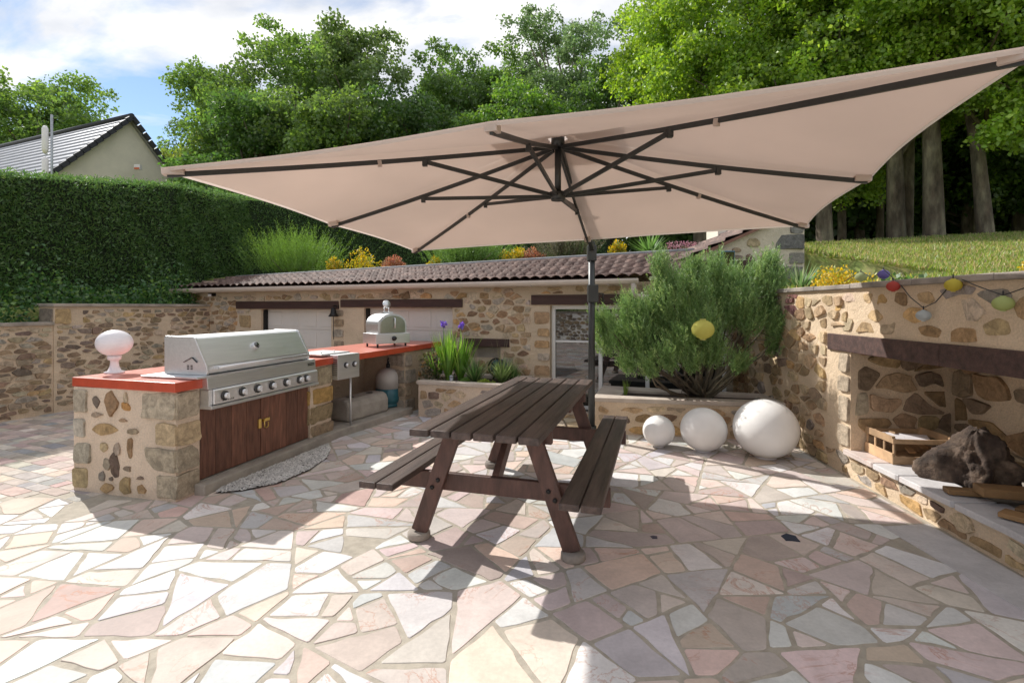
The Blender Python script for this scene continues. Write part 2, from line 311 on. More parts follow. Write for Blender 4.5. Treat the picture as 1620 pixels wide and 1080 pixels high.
class Masonry(MB):
    def __init__(s): super().__init__(); s.rs = []
    def stone(s, poly, o, u, v, n, depth, col):
        if len(poly) < 3 or abs(area(poly)) < 2e-4: return
        if area(poly) < 0: poly = poly[::-1]
        c = cen(poly); b = len(s.v); m = len(poly)
        tx, ty = random.uniform(-.12, .12), random.uniform(-.12, .12)
        for k, dd in ((1.0, -.004), (.98, depth*.85), (.93, depth)):
            for q in poly:
                x = c[0]+(q[0]-c[0])*k; y = c[1]+(q[1]-c[1])*k
                d = dd+(tx*(x-c[0])+ty*(y-c[1]) if dd > 0 else 0)
                s.v.append(tuple(o+u*x+v*y+n*d))
        s.smooth = False
        for r_ in (0, 1):
            for i in range(m): s.face((b+r_*m+i, b+r_*m+(i+1) % m, b+(r_+1)*m+(i+1) % m, b+(r_+1)*m+i), col)
        s.face([b+2*m+i for i in range(m)], col); s.smooth = False
    def stones(s, o, u, v, n, W, Hh, sx=.2, sy=.1, fmin=.55, fmax=.95, skip=.1, holes=(), depth=.014, pal=PAL, top=None, x0=0):
        o, u, v, n = Vector(o), Vector(u), Vector(v), Vector(n)
        nx = int(W/sx)+3; ang = random.random; ny = int(Hh/sy)+3; pts = {}
        for j in range(-1, ny):
            for i in range(-1, nx):
                pts[i, j] = ((i+.5*(j % 2)+random.uniform(-.42, .42))*sx, (j+.5+random.uniform(-.36, .36))*sy)
        for (i, j), p in pts.items():
            if not (0 < p[0] < W and 0 < p[1] < Hh) or random.random() < skip: continue
            poly = [(p[0]-sx*1.4, p[1]-sy*1.4), (p[0]+sx*1.4, p[1]-sy*1.4), (p[0]+sx*1.4, p[1]+sy*1.4), (p[0]-sx*1.4, p[1]+sy*1.4)]
            for di in (-2, -1, 0, 1, 2):
                for dj in (-2, -1, 0, 1, 2):
                    q = pts.get((i+di, j+dj))
                    if q is None or (di == 0 and dj == 0): continue
                    ax, ay = (q[0]-p[0])/sx**2, (q[1]-p[1])/sy**2
                    d = (q[0]**2-p[0]**2)/(2*sx**2)+(q[1]**2-p[1]**2)/(2*sy**2)
                    poly = clip(poly, ax, ay, d)
                    if len(poly) < 3: break
                if len(poly) < 3: break
            if len(poly) < 3: continue
            poly = clip(clip(clip(clip(poly, -1, 0, -.015), 1, 0, W-.015), 0, -1, -.01), 0, 1, Hh-.012)
            if len(poly) < 3: continue
            bad = False; xs = [q[0] for q in poly]; ys = [q[1] for q in poly]
            for (a0, a1, b0, b1) in holes:
                if max(xs) > a0 and min(xs) < a1 and max(ys) > b0 and min(ys) < b1:
                    # trim against the nearest hole side
                    c = cen(poly); opts = [(a0-c[0], (1, 0, a0-.01)), (c[0]-a1, (-1, 0, -a1-.01)), (b0-c[1], (0, 1, b0-.01)), (c[1]-b1, (0, -1, -b1-.01))]
                    k = max(opts, key=lambda t: t[0])
                    if k[0] < 0: bad = True; break
                    poly = clip(poly, *k[1])
                    if len(poly) < 3: bad = True; break
                    xs = [q[0] for q in poly]; ys = [q[1] for q in poly]
            if bad: continue
            if top and top(cen(poly)[0]) < max(q[1] for q in poly): continue
            c = cen(poly); f = random.uniform(fmin, fmax)
            if random.random() < .15: f *= .75
            fy = f*random.uniform(.8, 1.05)
            poly = [(c[0]+(q[0]-c[0])*f, c[1]+(q[1]-c[1])*fy) for q in poly]
            poly = chaikin(rough(poly, min(sx, sy)*.62, min(sx, sy)*.105), random.uniform(.08, .2))
            s.stone(poly, o, u, v, n, depth*random.uniform(.5, 1.5), pick(pal))
    def quoin(s, x0, x1, y0, y1, o, u, v, n, col, depth=.018):
        p = chaikin(rough([(x0, y0), (x1, y0), (x1, y1), (x0, y1)], .06, .005), .2)
        s.stone(p, Vector(o), Vector(u), Vector(v), Vector(n), depth, col)
    def build(s, name, parent=None, mt=None):
        o = super().build(name, mt or M['masonry'], parent)
        at = o.data.attributes.new('rough_stone', 'FLOAT', 'FACE')
        at.data.foreach_set('value', np.array([0.0 if abs(c[0]-MORTAR[0]) < 1e-5 or c == s.col else 1.0 for c in s.c], dtype=np.float32))
        return o

# ---- foliage (numpy): every leaf is a small folded diamond
def leaves(name, pos, size, cols, parent=None, mt=None, long=1.0, updir=None, dirs=None, width=.55):
    n = len(pos); pos = np.asarray(pos, float)
    if dirs is None:
        d = RNG.normal(size=(n, 3)); 
        if updir is not None: d = d*.6+np.asarray(updir)
    else: d = np.asarray(dirs, float)
    d /= np.linalg.norm(d, axis=1)[:, None]+1e-9
    r = RNG.normal(size=(n, 3)); sdv = np.cross(d, r); sdv /= np.linalg.norm(sdv, axis=1)[:, None]+1e-9
    nn = np.cross(d, sdv)
    sz = (np.ones(n)*size if np.isscalar(size) else np.asarray(size))*RNG.uniform(.65, 1.25, n); sz = sz[:, None]
    L = d*sz*long; Wd = sdv*sz*width*.5
    v = np.stack([pos, pos+L*.45+Wd+nn*sz*.06, pos+L, pos+L*.45-Wd+nn*sz*.06], 1).reshape(-1, 3)
    me = bpy.data.meshes.new(name); me.vertices.add(4*n); me.vertices.foreach_set('co', v.ravel())
    me.loops.add(4*n); me.loops.foreach_set('vertex_index', np.arange(4*n, dtype=np.int32))
    me.polygons.add(n); me.polygons.foreach_set('loop_start', np.arange(0, 4*n, 4, dtype=np.int32)); 
    me.update(calc_edges=True)
    a = me.attributes.new('col', 'FLOAT_COLOR', 'FACE'); c = np.ones((n, 4), np.float32); c[:, :3] = np.clip(cols, 0, 1); a.data.foreach_set('color', c.ravel())
    me.materials.append(mt or M['leaf'])
    o = bpy.data.objects.new(name, me); C.objects.link(o); o.parent = parent
    return o
def lcols(n, base, var=.18, alt=None, altp=.2):
    c = np.tile(np.array(base), (n, 1))*RNG.uniform(1-var, 1+var, (n, 1))*RNG.uniform(.93, 1.07, (n, 3))
    if alt is not None:
        k = RNG.random(n) < altp; c[k] = np.array(alt)*RNG.uniform(.85, 1.15, (k.sum(), 1))
    return c
def clumps(ctrs, rad, per, flat=.7):
    out = []; idx = []
    for i, (c, r) in enumerate(zip(ctrs, rad)):
        m = max(3, int(per*r**2)); d = RNG.normal(size=(m, 3)); d /= np.linalg.norm(d, axis=1)[:, None]
        rr = r*RNG.uniform(.25, 1, (m, 1))**.6; q = d*rr; q[:, 2] *= flat; out.append(q+c); idx += [i]*m
    return np.concatenate(out), np.array(idx)

def hz_n(P_): return .339*P_[0]+.941*P_[1]
def wall_x(y): return 2.86+.074*(y-2.83)

# ------------------------------------------------------------------ ground and terrain
g = MB(); g.poly([(-700, -700, -.6), (700, -700, -.6), (700, 700, -.6), (-700, 700, -.6)])
tag(g.build('ground', mat('earth', (.09, .08, .05), .95, var=.4, scale=.3)), None, None, kind='structure')
LW0 = Vector((-6.64, 6.56)); LWD = Vector((.2706, .9627)); LWN = Vector((-.9627, .2706))
def lawn_z(x, y):
    return min(3.28, 1.60+.14*(.556*max(0, x-wall_x(y)-.28)+1.06*max(0, y-6)))
def terrain(x, y):
    tr = x-(wall_x(y)+.28); th = .339*x+.941*y-8.42; tl = (x-LW0.x)*LWN.x+(y-LW0.y)*LWN.y-.30; tb = -8-y
    z = -.5
    if x-wall_x(y) > 1.02 and y < 40: z = max(z, lawn_z(x, y))
    if th > 0:
        bd = 2.19+.0245*min(8, (x+6.25)*.9408-(y-9.8)*.339-.8)+min(.55, .06*th)
        if x > 3.9:
            lz = lawn_z(x, y); bd = max(lz, bd+(lz-bd)*min(1, (x-3.9)/2.2))
        z = max(z, bd)
    if tl > 0: z = max(z, 1.12+min(.6, .06*tl)+ (.3 if y > 7.4 else 0))
    if tb > 0: z = max(z, .2)
    return z
xs = np.concatenate([np.linspace(-90, -12, 14), np.arange(-11.6, 9, .28), np.linspace(9.4, 22, 22), np.linspace(24, 120, 14)])
ys = np.concatenate([np.linspace(-60, -10, 9), np.arange(-9.6, 13, .28), np.linspace(13.5, 30, 20), np.linspace(34, 140, 14)])
t_ = MB(); t_.smooth = True
for y in ys:
    for x in xs:
        t_.v.append((x, y, terrain(x, y)+ (random.uniform(-.015, .015))))
nxs = len(xs)
for j in range(len(ys)-1):
    for i in range(nxs-1): t_.face((j*nxs+i, j*nxs+i+1, (j+1)*nxs+i+1, (j+1)*nxs+i))
M['turf'] = mat('turf', (.19, .25, .05), .95, var=.4, scale=9, bump=.6, bscale=40, col2=(.28, .26, .09))
tag(t_.build('hillside', M['turf']), None, None, kind='structure')

# paving ------------------------------------------------------------
def marble_mat():
    m = bpy.data.materials.new('marble_paving'); m.use_nodes = True; nt = m.node_tree; b = nt.nodes['Principled BSDF']
    b.inputs['Specular IOR Level'].default_value = .28
    a = N(nt, 'ShaderNodeAttribute'); a.attribute_name = 'col'; r = N(nt, 'ShaderNodeAttribute'); r.attribute_name = 'rnd'
    t = N(nt, 'ShaderNodeTexCoord'); va = N(nt, 'ShaderNodeVectorMath', operation='ADD')
    nt.links.new(t.outputs['Object'], va.inputs[0]); nt.links.new(r.outputs['Vector'], va.inputs[1])
    n1 = noise_mix(nt, 4, 6, .6, vec=va.outputs[0], dist=.8); n2 = noise_mix(nt, 2.4, 7, .62, vec=va.outputs[0], dist=1.6); n3 = noise_mix(nt, 1.7, 3, .5, vec=va.outputs[0]); n4 = noise_mix(nt, 45, 5, .7)
    r1 = N(nt, 'ShaderNodeMapRange'); r1.inputs[1].default_value = .3; r1.inputs[2].default_value = .7; r1.inputs[3].default_value = .84; r1.inputs[4].default_value = 1.08
    nt.links.new(n1.outputs['Fac'], r1.inputs[0])
    mul = N(nt, 'ShaderNodeMix', data_type='RGBA', blend_type='MULTIPLY'); mul.inputs[0].default_value = 1
    nt.links.new(a.outputs['Color'], mul.inputs[6]); nt.links.new(r1.outputs[0], mul.inputs[7])
    sb = N(nt, 'ShaderNodeMath', operation='SUBTRACT'); sb.inputs[1].default_value = .5; ab = N(nt, 'ShaderNodeMath', operation='ABSOLUTE')
    nt.links.new(n2.outputs['Fac'], sb.inputs[0]); nt.links.new(sb.outputs[0], ab.inputs[0])
    rv = N(nt, 'ShaderNodeMapRange'); rv.inputs[1].default_value = 0; rv.inputs[2].default_value = .018; rv.inputs[3].default_value = 1; rv.inputs[4].default_value = 0
    nt.links.new(ab.outputs[0], rv.inputs[0])
    rm = N(nt, 'ShaderNodeMapRange'); rm.inputs[1].default_value = .5; rm.inputs[2].default_value = .62; rm.inputs[4].default_value = .6
    nt.links.new(n3.outputs['Fac'], rm.inputs[0]); vm = N(nt, 'ShaderNodeMath', operation='MULTIPLY'); nt.links.new(rv.outputs[0], vm.inputs[0]); nt.links.new(rm.outputs[0], vm.inputs[1])
    mv = N(nt, 'ShaderNodeMix', data_type='RGBA'); mv.inputs[7].default_value = (.46, .19, .10, 1)
    nt.links.new(vm.outputs[0], mv.inputs[0]); nt.links.new(mul.outputs[2], mv.inputs[6])
    # worn dirt speckle
    rd = N(nt, 'ShaderNodeMapRange'); rd.inputs[1].default_value = .3; rd.inputs[2].default_value = .62; rd.inputs[3].default_value = .88; rd.inputs[4].default_value = 1.02
    nt.links.new(n4.outputs['Fac'], rd.inputs[0]); md = N(nt, 'ShaderNodeMix', data_type='RGBA', blend_type='MULTIPLY'); md.inputs[0].default_value = 1
    n5 = noise_mix(nt, .9, 5, .65); r5 = N(nt, 'ShaderNodeMapRange'); r5.inputs[1].default_value = .35; r5.inputs[2].default_value = .6; r5.inputs[3].default_value = .90; r5.inputs[4].default_value = 1.03; nt.links.new(n5.outputs['Fac'], r5.inputs[0])
    m5 = N(nt, 'ShaderNodeMix', data_type='RGBA', blend_type='MULTIPLY'); m5.inputs[0].default_value = 1; nt.links.new(mv.outputs[2], m5.inputs[6]); nt.links.new(r5.outputs[0], m5.inputs[7])
    nt.links.new(m5.outputs[2], md.inputs[6]); nt.links.new(rd.outputs[0], md.inputs[7]); nt.links.new(md.outputs[2], b.inputs['Base Color'])
    rr = N(nt, 'ShaderNodeMapRange'); rr.inputs[3].default_value = .5; rr.inputs[4].default_value = .85
    nt.links.new(n4.outputs['Fac'], rr.inputs[0]); nt.links.new(rr.outputs[0], b.inputs['Roughness'])
    bp = N(nt, 'ShaderNodeBump'); bp.inputs['Strength'].default_value = .12; bp.inputs['Distance'].default_value = .01
    nt.links.new(n1.outputs['Fac'], bp.inputs['Height']); nt.links.new(bp.outputs[0], b.inputs['Normal']); return m
M['paving'] = marble_mat()
MP = [((.60, .585, .575), 6.5), ((.575, .49, .45), 6), ((.59, .46, .39), 3.2), ((.50, .41, .38), .8), ((.54, .38, .34), .25), ((.48, .48, .50), .25), ((.57, .51, .46), .5)]
class Pave(MB):
    def __init__(s): super().__init__(); s.r = []
    def slab(s, p, z0, z1, col, e=.006, tilt=.0):
        if len(p) < 3 or abs(area(p)) < 6e-4: return
        if area(p) < 0: p = p[::-1]
        c = cen(p); b = len(s.v); m = len(p); Ls = max(math.hypot(q[0]-c[0], q[1]-c[1]) for q in p); k = 1-e/max(Ls, .03)
        tx, ty = random.gauss(0, tilt), random.gauss(0, tilt)
        for kk, z in ((1, z0), (1, z1-e*.5), (k, z1)):
            for q in p:
                x = c[0]+(q[0]-c[0])*kk; y = c[1]+(q[1]-c[1])*kk; s.v.append((x, y, z+(tx*(x-c[0])+ty*(y-c[1]) if z != z0 else 0)))
        rv = (random.uniform(0, 40), random.uniform(0, 40), random.uniform(0, 40))
        for r_ in (0, 1):
            for i in range(m): s.face((b+r_*m+i, b+r_*m+(i+1) % m, b+(r_+1)*m+(i+1) % m, b+(r_+1)*m+i), col); s.r.append(rv)
        s.face([b+2*m+i for i in range(m)], col); s.r.append(rv)
    def build(s, name, mt, parent=None):
        me_r = s.r; o = MB.build(s, name, mt, parent)
        at = o.data.attributes.new('rnd', 'FLOAT_VECTOR', 'FACE'); at.data.foreach_set('vector', np.array(me_r, dtype=np.float32).ravel()); return o
def split(p, amin, out):
    A = abs(area(p))
    if A < amin*random.uniform(.35, 3.0): out.append(p); return
    c = cen(p); sxx = sum((q[0]-c[0])**2 for q in p); syy = sum((q[1]-c[1])**2 for q in p); sxy = sum((q[0]-c[0])*(q[1]-c[1]) for q in p)
    th = .5*math.atan2(2*sxy, sxx-syy)+random.gauss(0, .42)       # long axis
    nx, ny = math.cos(th), math.sin(th); pr = [nx*q[0]+ny*q[1] for q in p]; lo, hi = min(pr), max(pr)
    d = lo+(hi-lo)*random.uniform(.3, .7)
    a = clip(p, nx, ny, d); b = clip(p, -nx, -ny, -d)
    if len(a) < 3 or len(b) < 3: out.append(p); return
    split(a, amin, out); split(b, amin, out)
# outline of the terrace
P0 = Vector((-2.58, 3.88)); uA = Vector((.25, .968)).normalized(); nA = Vector((uA.y, -uA.x))
P1 = P0+uA*2.0; uB = Vector((.41, .912)).normalized(); nB = Vector((uB.y, -uB.x))
E0 = Vector((-3.47, 4.16)); ED = Vector((-.43, -.29)).normalized(); EN = Vector((ED.y, -ED.x))      # edge between cobbles and marble
crazy = Pave()
base = []
gx, gy = 1.15, 1.0
pp = {}
for j in range(-4, 11):
    for i in range(-11, 5): pp[i, j] = (i*gx+random.uniform(-.45, .45)*gx+.2, j*gy+random.uniform(-.45, .45)*gy)
big = []
for (i, j), p in pp.items():
    poly = [(p[0]-2.5, p[1]-2.5), (p[0]+2.5, p[1]-2.5), (p[0]+2.5, p[1]+2.5), (p[0]-2.5, p[1]+2.5)]
    for di in (-2, -1, 0, 1, 2):
        for dj in (-2, -1, 0, 1, 2):
            q = pp.get((i+di, j+dj))
            if q and (di or dj): poly = clip(poly, q[0]-p[0], q[1]-p[1], (q[0]**2+q[1]**2-p[0]**2-p[1]**2)/2) if len(poly) > 2 else poly
    if len(poly) > 2: big.append(poly)
def terr_clip(p, g=.012):      # keep the marble area
    p = clip(p, 1, -.074, 2.86-.074*2.83-.03) if p else p                                  # right wall
    p = clip(p, .339, .941, 7.10-.02) if len(p) > 2 else []                                # house
    return p
WS = [(2.53, 1.2), (2.53, 3.46), (2.87, 3.50), (2.75, 1.2)]                                # long white slab by the ledge
for b_ in big:
    pcs = []; b_ = terr_clip(b_)
    if len(b_) < 3: continue
    split(b_, .044, pcs)
    for p in pcs:
        c = cen(p)
        left = (Vector(c)-E0).dot(Vector((-ED.y, ED.x)))      # side of the edge line
        # cobble side: left of the counter / beyond the edge
        if c[1] > 3.9 and (Vector(c)-P0).dot(nA) < -.3: continue
        if c[0] < E0.x and left < .0: continue
        if c[0] > 2.5 and c[1] < 3.5: p = clip(p, 1, 0, 2.51) if c[0] < 2.6 else []
        if len(p) < 3: continue
        # pebble bed in front of the cabinet
        q = inset(p, .0105)
        if len(q) < 3 or abs(area(q)) < .0012: continue
        if random.random() < .008: continue
        q = chaikin(rough(q, .07, .0045), .12)
        cc = pick(MP); crazy.slab(q, -.02, random.uniform(-.0015, .0012), cc, e=.0035, tilt=.0015)
for k, (px, py, rr_, c_) in enumerate(((1250, 851, .045, (.03, .04, .065)), (1035, 850, .02, (.10, .09, .12)))):
    g_ = G(px, py); crazy.slab(rough([(g_.x-rr_, g_.y-rr_*.9), (g_.x+rr_*.8, g_.y-rr_*1.1), (g_.x+rr_*1.2, g_.y+rr_*.6), (g_.x+.2*rr_, g_.y+rr_*1.5), (g_.x-rr_*.9, g_.y+rr_*.8)], .03, .004), -.02, .004, c_, e=.002)
crazy.slab(chaikin(rough(WS, .3, .002), .03), -.02, .001, (.62, .60, .60))
tag(crazy.build('crazy_paving', M['paving']), None, None, kind='structure')
gr = MB(); gr.poly([(-12, -8, -.003), (wall_x(-8)+.01, -8, -.003), (wall_x(7.3)+.01, 7.3, -.003), (-3, 9.2, -.003), (-5.6, 10.6, -.003), (-6.0, 10.2, -.003), (-11.5, -8, -.003)])
tag(gr.build('grout_bed', M['grout']), None, None, kind='structure')
cob = Pave(); CP = [((.40, .33, .29), 3), ((.34, .31, .29), 2), ((.46, .38, .32), 3), ((.40, .30, .27), 2), ((.27, .26, .26), 1.2), ((.50, .44, .38), 2)]
cu = Vector((.92, -.39)).normalized(); cv = Vector((.39, .92)).normalized(); yy = -1.0
while yy < 12:
    hh = random.choice((.11, .14, .17)); xx = -11+random.uniform(0, .2)
    while xx < 4:
        ll = random.choice((.12, .17, .22, .27)); q = [(xx, yy), (xx+ll, yy), (xx+ll, yy+hh), (xx, yy+hh)]
        q = [tuple(Vector((-2.5, 1.0))+cu*a+cv*b) for a, b in q]; c = Vector(cen(q)); xx += ll
        if c.y < -1 or (c-LW0).dot(LWN) > .05 or hz_n(c) > 7.2: continue
        left = (c-E0).dot(Vector((-ED.y, ED.x)))
        if c.x < E0.x-.05 and left > -.06: continue
        if c.x >= E0.x-.05 and (c-P0).dot(nA) > -.75: continue
        q = inset(q, .004)
        if len(q) > 2: cob.slab(chaikin(q, .07), -.02, random.uniform(-.001, .002), pick(CP), e=.005, tilt=.004)
    yy += hh
M['cobble'] = mat('cobble', (1, 1, 1), .85, var=.25, scale=14, bump=.3, bscale=80, attr=True)
cobo = cob.build('cobble_paving', M['cobble']); tag(cobo, None, None, kind='structure')

# gravel bed in front of the cabinet
gp = [(-2.38, 4.06), (-2.2, 4.10), (-1.98, 4.28), (-1.86, 4.6), (-1.83, 5.0), (-1.90, 5.3), (-2.0, 5.5), (-2.40, 4.2)]
def inpoly(x, y, p):
    r = False
    for i in range(len(p)):
        a, b = p[i], p[i-1]
        if (a[1] > y) != (b[1] > y) and x < (b[0]-a[0])*(y-a[1])/(b[1]-a[1])+a[0]: r = not r
    return r
gb = MB(); gb.poly([(x, y, .006) for x, y in gp]); gbo = gb.build('gravel_bed', M['soil']); tag(gbo, None, None, kind='structure')
pb = MB(); pb.smooth = True
n_ = 0
while n_ < 4200:
    x, y = random.uniform(-2.4, -1.7), random.uniform(4, 5.5)
    if not inpoly(x, y, gp): continue
    n_ += 1; a = random.uniform(.008, .016); bq = a*random.uniform(.5, .9); h = a*random.uniform(.5, .8); th = random.uniform(0, 6.3); b = len(pb.v); z = random.uniform(.008, .018)
    k = random.choice((.62, .55, .48, .36, .7)); col = (k, k*.97, k*.92)
    for (dx, dy, dz) in ((1, 0, 0), (.3, .9, 0), (-.8, .5, .1), (-.7, -.6, 0), (.4, -.9, .1)):
        dx *= a; dy *= bq; pb.v.append((x+dx*math.cos(th)-dy*math.sin(th), y+dx*math.sin(th)+dy*math.cos(th), z+dz*h))
    pb.v.append((x, y, z+h)); 
    for i in range(5): pb.face((b+i, b+(i+1) % 5, b+5), col)
M['pebble'] = mat('pebble', (1, 1, 1), .6, var=.15, attr=True)
tag(pb.build('gravel', M['pebble']), 'pale pebble gravel in an arc before the wooden cabinet', 'gravel', kind='stuff')

# ------------------------------------------------------------------ left stone wall (two heights) with coping
lw = thing('stone_wall', 'long rubble stone wall stepping up below the clipped hedge at left', 'wall')
mb = Masonry(); mb.col = MORTAR
def V2(p, z=0): return Vector((p[0], p[1], z))
L0 = LW0-LWD*11; LE = LW0+LWD*3.35; ST = LW0+LWD*.60     # step in height
tl_ = LWN*.3
def wallbox(mb, a, b, z0, z1, t, col=None):
    a0, b0 = Vector(a), Vector(b); a1, b1 = a0+t, b0+t
    mb.hexa([V2(a0, z0), V2(b0, z0), V2(b1, z0), V2(a1, z0), V2(a0, z1), V2(b0, z1), V2(b1, z1), V2(a1, z1)], col)
wallbox(mb, L0, ST, -.2, 1.24, tl_); wallbox(mb, ST-LWN*.02, LE-LWN*.02, -.2, 1.50, tl_)
f = V2(-LWN)
WP = [((.34, .27, .19), 3), ((.30, .22, .14), 3), ((.24, .17, .12), 3), ((.40, .33, .24), 3), ((.33, .29, .24), 2), ((.20, .155, .125), 2), ((.41, .30, .16), 1.5)]
a = L0+LWD*7.2; mb.stones(V2(a, .0), V2(LWD), (0, 0, 1), f, (ST-a).length, 1.22, .19, .072, .72, 1.0, .03, pal=WP, depth=.016)
mb.stones(V2(L0, .0), V2(LWD), (0, 0, 1), f, 7.2, 1.22, .3, .12, .7, 1.0, .1, pal=WP)
mb.stones(V2(ST-LWN*.02, 0), V2(LWD), (0, 0, 1), f, (LE-ST).length, 1.48, .19, .078, .55, .95, .08, pal=WP, holes=[(0, .35, 1.24, 1.5)])
mb.quoin(.01, .20, 1.26, 1.47, V2(ST-LWN*.02, 0), V2(LWD), (0, 0, 1), f, (.42, .30, .16))
mb.quoin(.02, .28, 1.26, 1.47, V2(ST-LWN*.02, 0), V2(LWN), (0, 0, 1), V2(-LWD), (.24, .20, .16))
mb.build('masonry', lw)
c_ = MB()
wallbox(c_, L0-LWN*.04, ST-LWN*.04-LWD*.003, 1.24, 1.285, LWN*.38); wallbox(c_, ST-LWN*.06-LWD*.03, LE-LWN*.06, 1.50, 1.545, LWN*.38)
c_.build('coping', M['coping'], lw, bevel=.008)

# ------------------------------------------------------------------ outbuilding (garages + glazed room)
HA = Vector((-6.25, 9.8)); HU = Vector((.9408, -.339)); HN = Vector((.339, .9408))
def hu(px): k = (px-CX)/F; return (9.8*k+6.25)/(.9408+.339*k)
def hY(px): return 9.8-.339*hu(px)
def hzz(px, py): return H-(py-HZ)/F*hY(px)
house = thing('garage_building', 'low rubble stone outbuilding with a tiled lean-to roof and white garage doors', 'building', (HA.x, HA.y, 0), math.atan2(HU.y, HU.x))
UE = 9.6; eave = lambda u: 1.805+.0045*u
D1 = (hu(413), hu(524), -.05, hzz(470, 489)); D2 = (hu(576), hu(716), -.05, hzz(650, 487)); D3 = (hu(870), hu(1150), .02, hzz(900, 483)); NI = (hu(742), hu(792), .72, hzz(765, 548))
holes = [D1, D2, D3, NI]
mb = Masonry(); mb.col = MORTAR
def holed(mb, u0, u1, z0, ztop, holes, th):
    us = sorted(set([u0, u1]+[h[0] for h in holes]+[h[1] for h in holes]))
    for a, b in zip(us, us[1:]):
        hs = sorted([h for h in holes if h[0] <= a+1e-6 and h[1] >= b-1e-6], key=lambda h: h[2]); z = z0
        def bx(za, zb0, zb1): mb.hexa([(a, 0, za), (b, 0, za), (b, th, za), (a, th, za), (a, 0, zb0), (b, 0, zb1), (b, th, zb1), (a, th, zb0)])
        for h in hs:
            if h[2] > z: bx(z, h[2], h[2])
            z = h[3]
        bx(z, ztop(a), ztop(b))
holed(mb, 0, UE, -.2, eave, holes, .3)
mb.box(-.02+.02, .3, .3, 1.2, -.2, 2.0); mb.box(0, UE, 1.18, 1.3, -.2, 2.15)
P_JAMB1 = (hu(398), hu(413), 0, D1[3]); P_JAMB2 = (hu(546), hu(577), 0, D2[3])
lint = [(hu(375), hu(536), hzz(455, 488.5), hzz(455, 476.5)), (hu(540), hu(732), hzz(640, 486), hzz(640, 473.5)), (hu(841), hu(1030), hzz(920, 482), hzz(920, 466)), (hu(735), hu(806), hzz(770, 548), hzz(770, 535.5))]
HP = [((.42, .30, .18), 3), ((.34, .22, .13), 3), ((.25, .16, .10), 2), ((.47, .37, .27), 3), ((.40, .34, .28), 2), ((.44, .27, .13), 1)]
sk = holes+lint+[P_JAMB1, P_JAMB2, (hu(841), hu(870), .0, 1.5), (hu(376), hu(400), 0, 1.35), (hu(524), hu(546), 0, 1.5)]
mb.stones((0, 0, 0), (1, 0, 0), (0, 0, 1), (0, -1, 0), UE, 1.86, .17, .095, .68, 1.0, .05, pal=HP, holes=sk, top=lambda u: eave(u)-.02, depth=.012)
def rowq(x0, x1, zs, cols, flip=0):
    for i, (z0, z1) in enumerate(zs):
        k = (i % 2)*.04
        mb.quoin(x0+(k if not flip else 0), x1-(k if flip else 0), z0, z1, (0, 0, 0), (1, 0, 0), (0, 0, 1), (0, -1, 0), cols[i % len(cols)], .014)
qc = [(.42, .30, .17), (.34, .29, .23), (.46, .35, .22), (.30, .24, .17)]
rowq(hu(378), hu(397), [(.1, .3), (.36, .55), (.62, .8), (.86, 1.05), (1.12, 1.34)], qc, 1)
rowq(hu(526), hu(544), [(.1, .3), (.36, .5), (.56, .72), (.8, .92), (.98, 1.1), (1.16, 1.28), (1.34, 1.44)], [(.33, .26, .19), (.36, .31, .25), (.36, .27, .18)])
rowq(hu(846), hu(869), [(.06, .22), (.28, .42), (.50, .64), (.72, .82), (.9, 1.0), (1.07, 1.18), (1.25, 1.42)], [(.47, .30, .16), (.50, .33, .18), (.42, .28, .17), (.48, .40, .32)])
mb.build('wall', house)
for h in lint:
    q = MB(); q.box(h[0], h[1], -.03, .10, h[2], h[3]); q.build('lintel', M['lintel'], house, bevel=.006)
for D in (D1, D2):       # sectional garage doors with pressed panels
    q = MB(); q.box(D[0], D[1], .16, .20, 0, D[3])
    rows = 4; cols = 4; dz = D[3]/rows; du = (D[1]-D[0])/cols
    for i in range(rows):
        q.box(D[0]+.004, D[1]-.004, .148, .16, i*dz+.006, (i+1)*dz-.006)
        for j in range(cols):
            a0, a1, b0, b1 = D[0]+j*du+.05, D[0]+(j+1)*du-.05, i*dz+.055, (i+1)*dz-.055
            q.box(a0, a1, .138, .1485, b0, b1)
    go = q.build('garage_door', M['garage'], house, bevel=.004)
    q = MB(); q.box(D[0]+.0, D[0]+.02, .05, .14, 0, D[3]-.01); q.build('guide_rail', M['iron'], go)
q = MB(); q.box(NI[0], NI[1], .12, .16, NI[2], NI[3]); q.build('vent_panel', M['concrete'], house)
# glazing of the room behind the rosemary
q = MB(); fw = .05; 
gw = thing  # alias unused
panes = [(D3[0], hu(945)), (hu(945), hu(1020)), (hu(1020), D3[1])]
fo = MB()
fo.box(D3[0], D3[1], .10, .16, D3[3]-.055, D3[3]); fo.box(D3[0], D3[1], .10, .16, D3[2], D3[2]+.05)
for i, (a, b) in enumerate(panes):
    fo.box(a, a+.055, .095, .165, D3[2]+.05, D3[3]-.055)
fo.box(D3[1]-.05, D3[1], .095, .165, D3[2]+.05, D3[3]-.055)
fo.box(D3[0]+.056, hu(945)-.001, .105, .155, .98, 1.01)
win = fo.build('glazed_door', M['upvc'], house, bevel=.004)
for i, (a, b) in enumerate(panes):
    p = MB(); p.box(a+.056, b-.002 if i < 2 else b-.052, .125, .135, D3[2]+.05, D3[3]-.055); p.build('pane', M['glass'], win)
q = MB(); q.box(D3[0], D3[1], -.05, .095, -.04, .02); q.build('sill', M['coping_pale'], house)
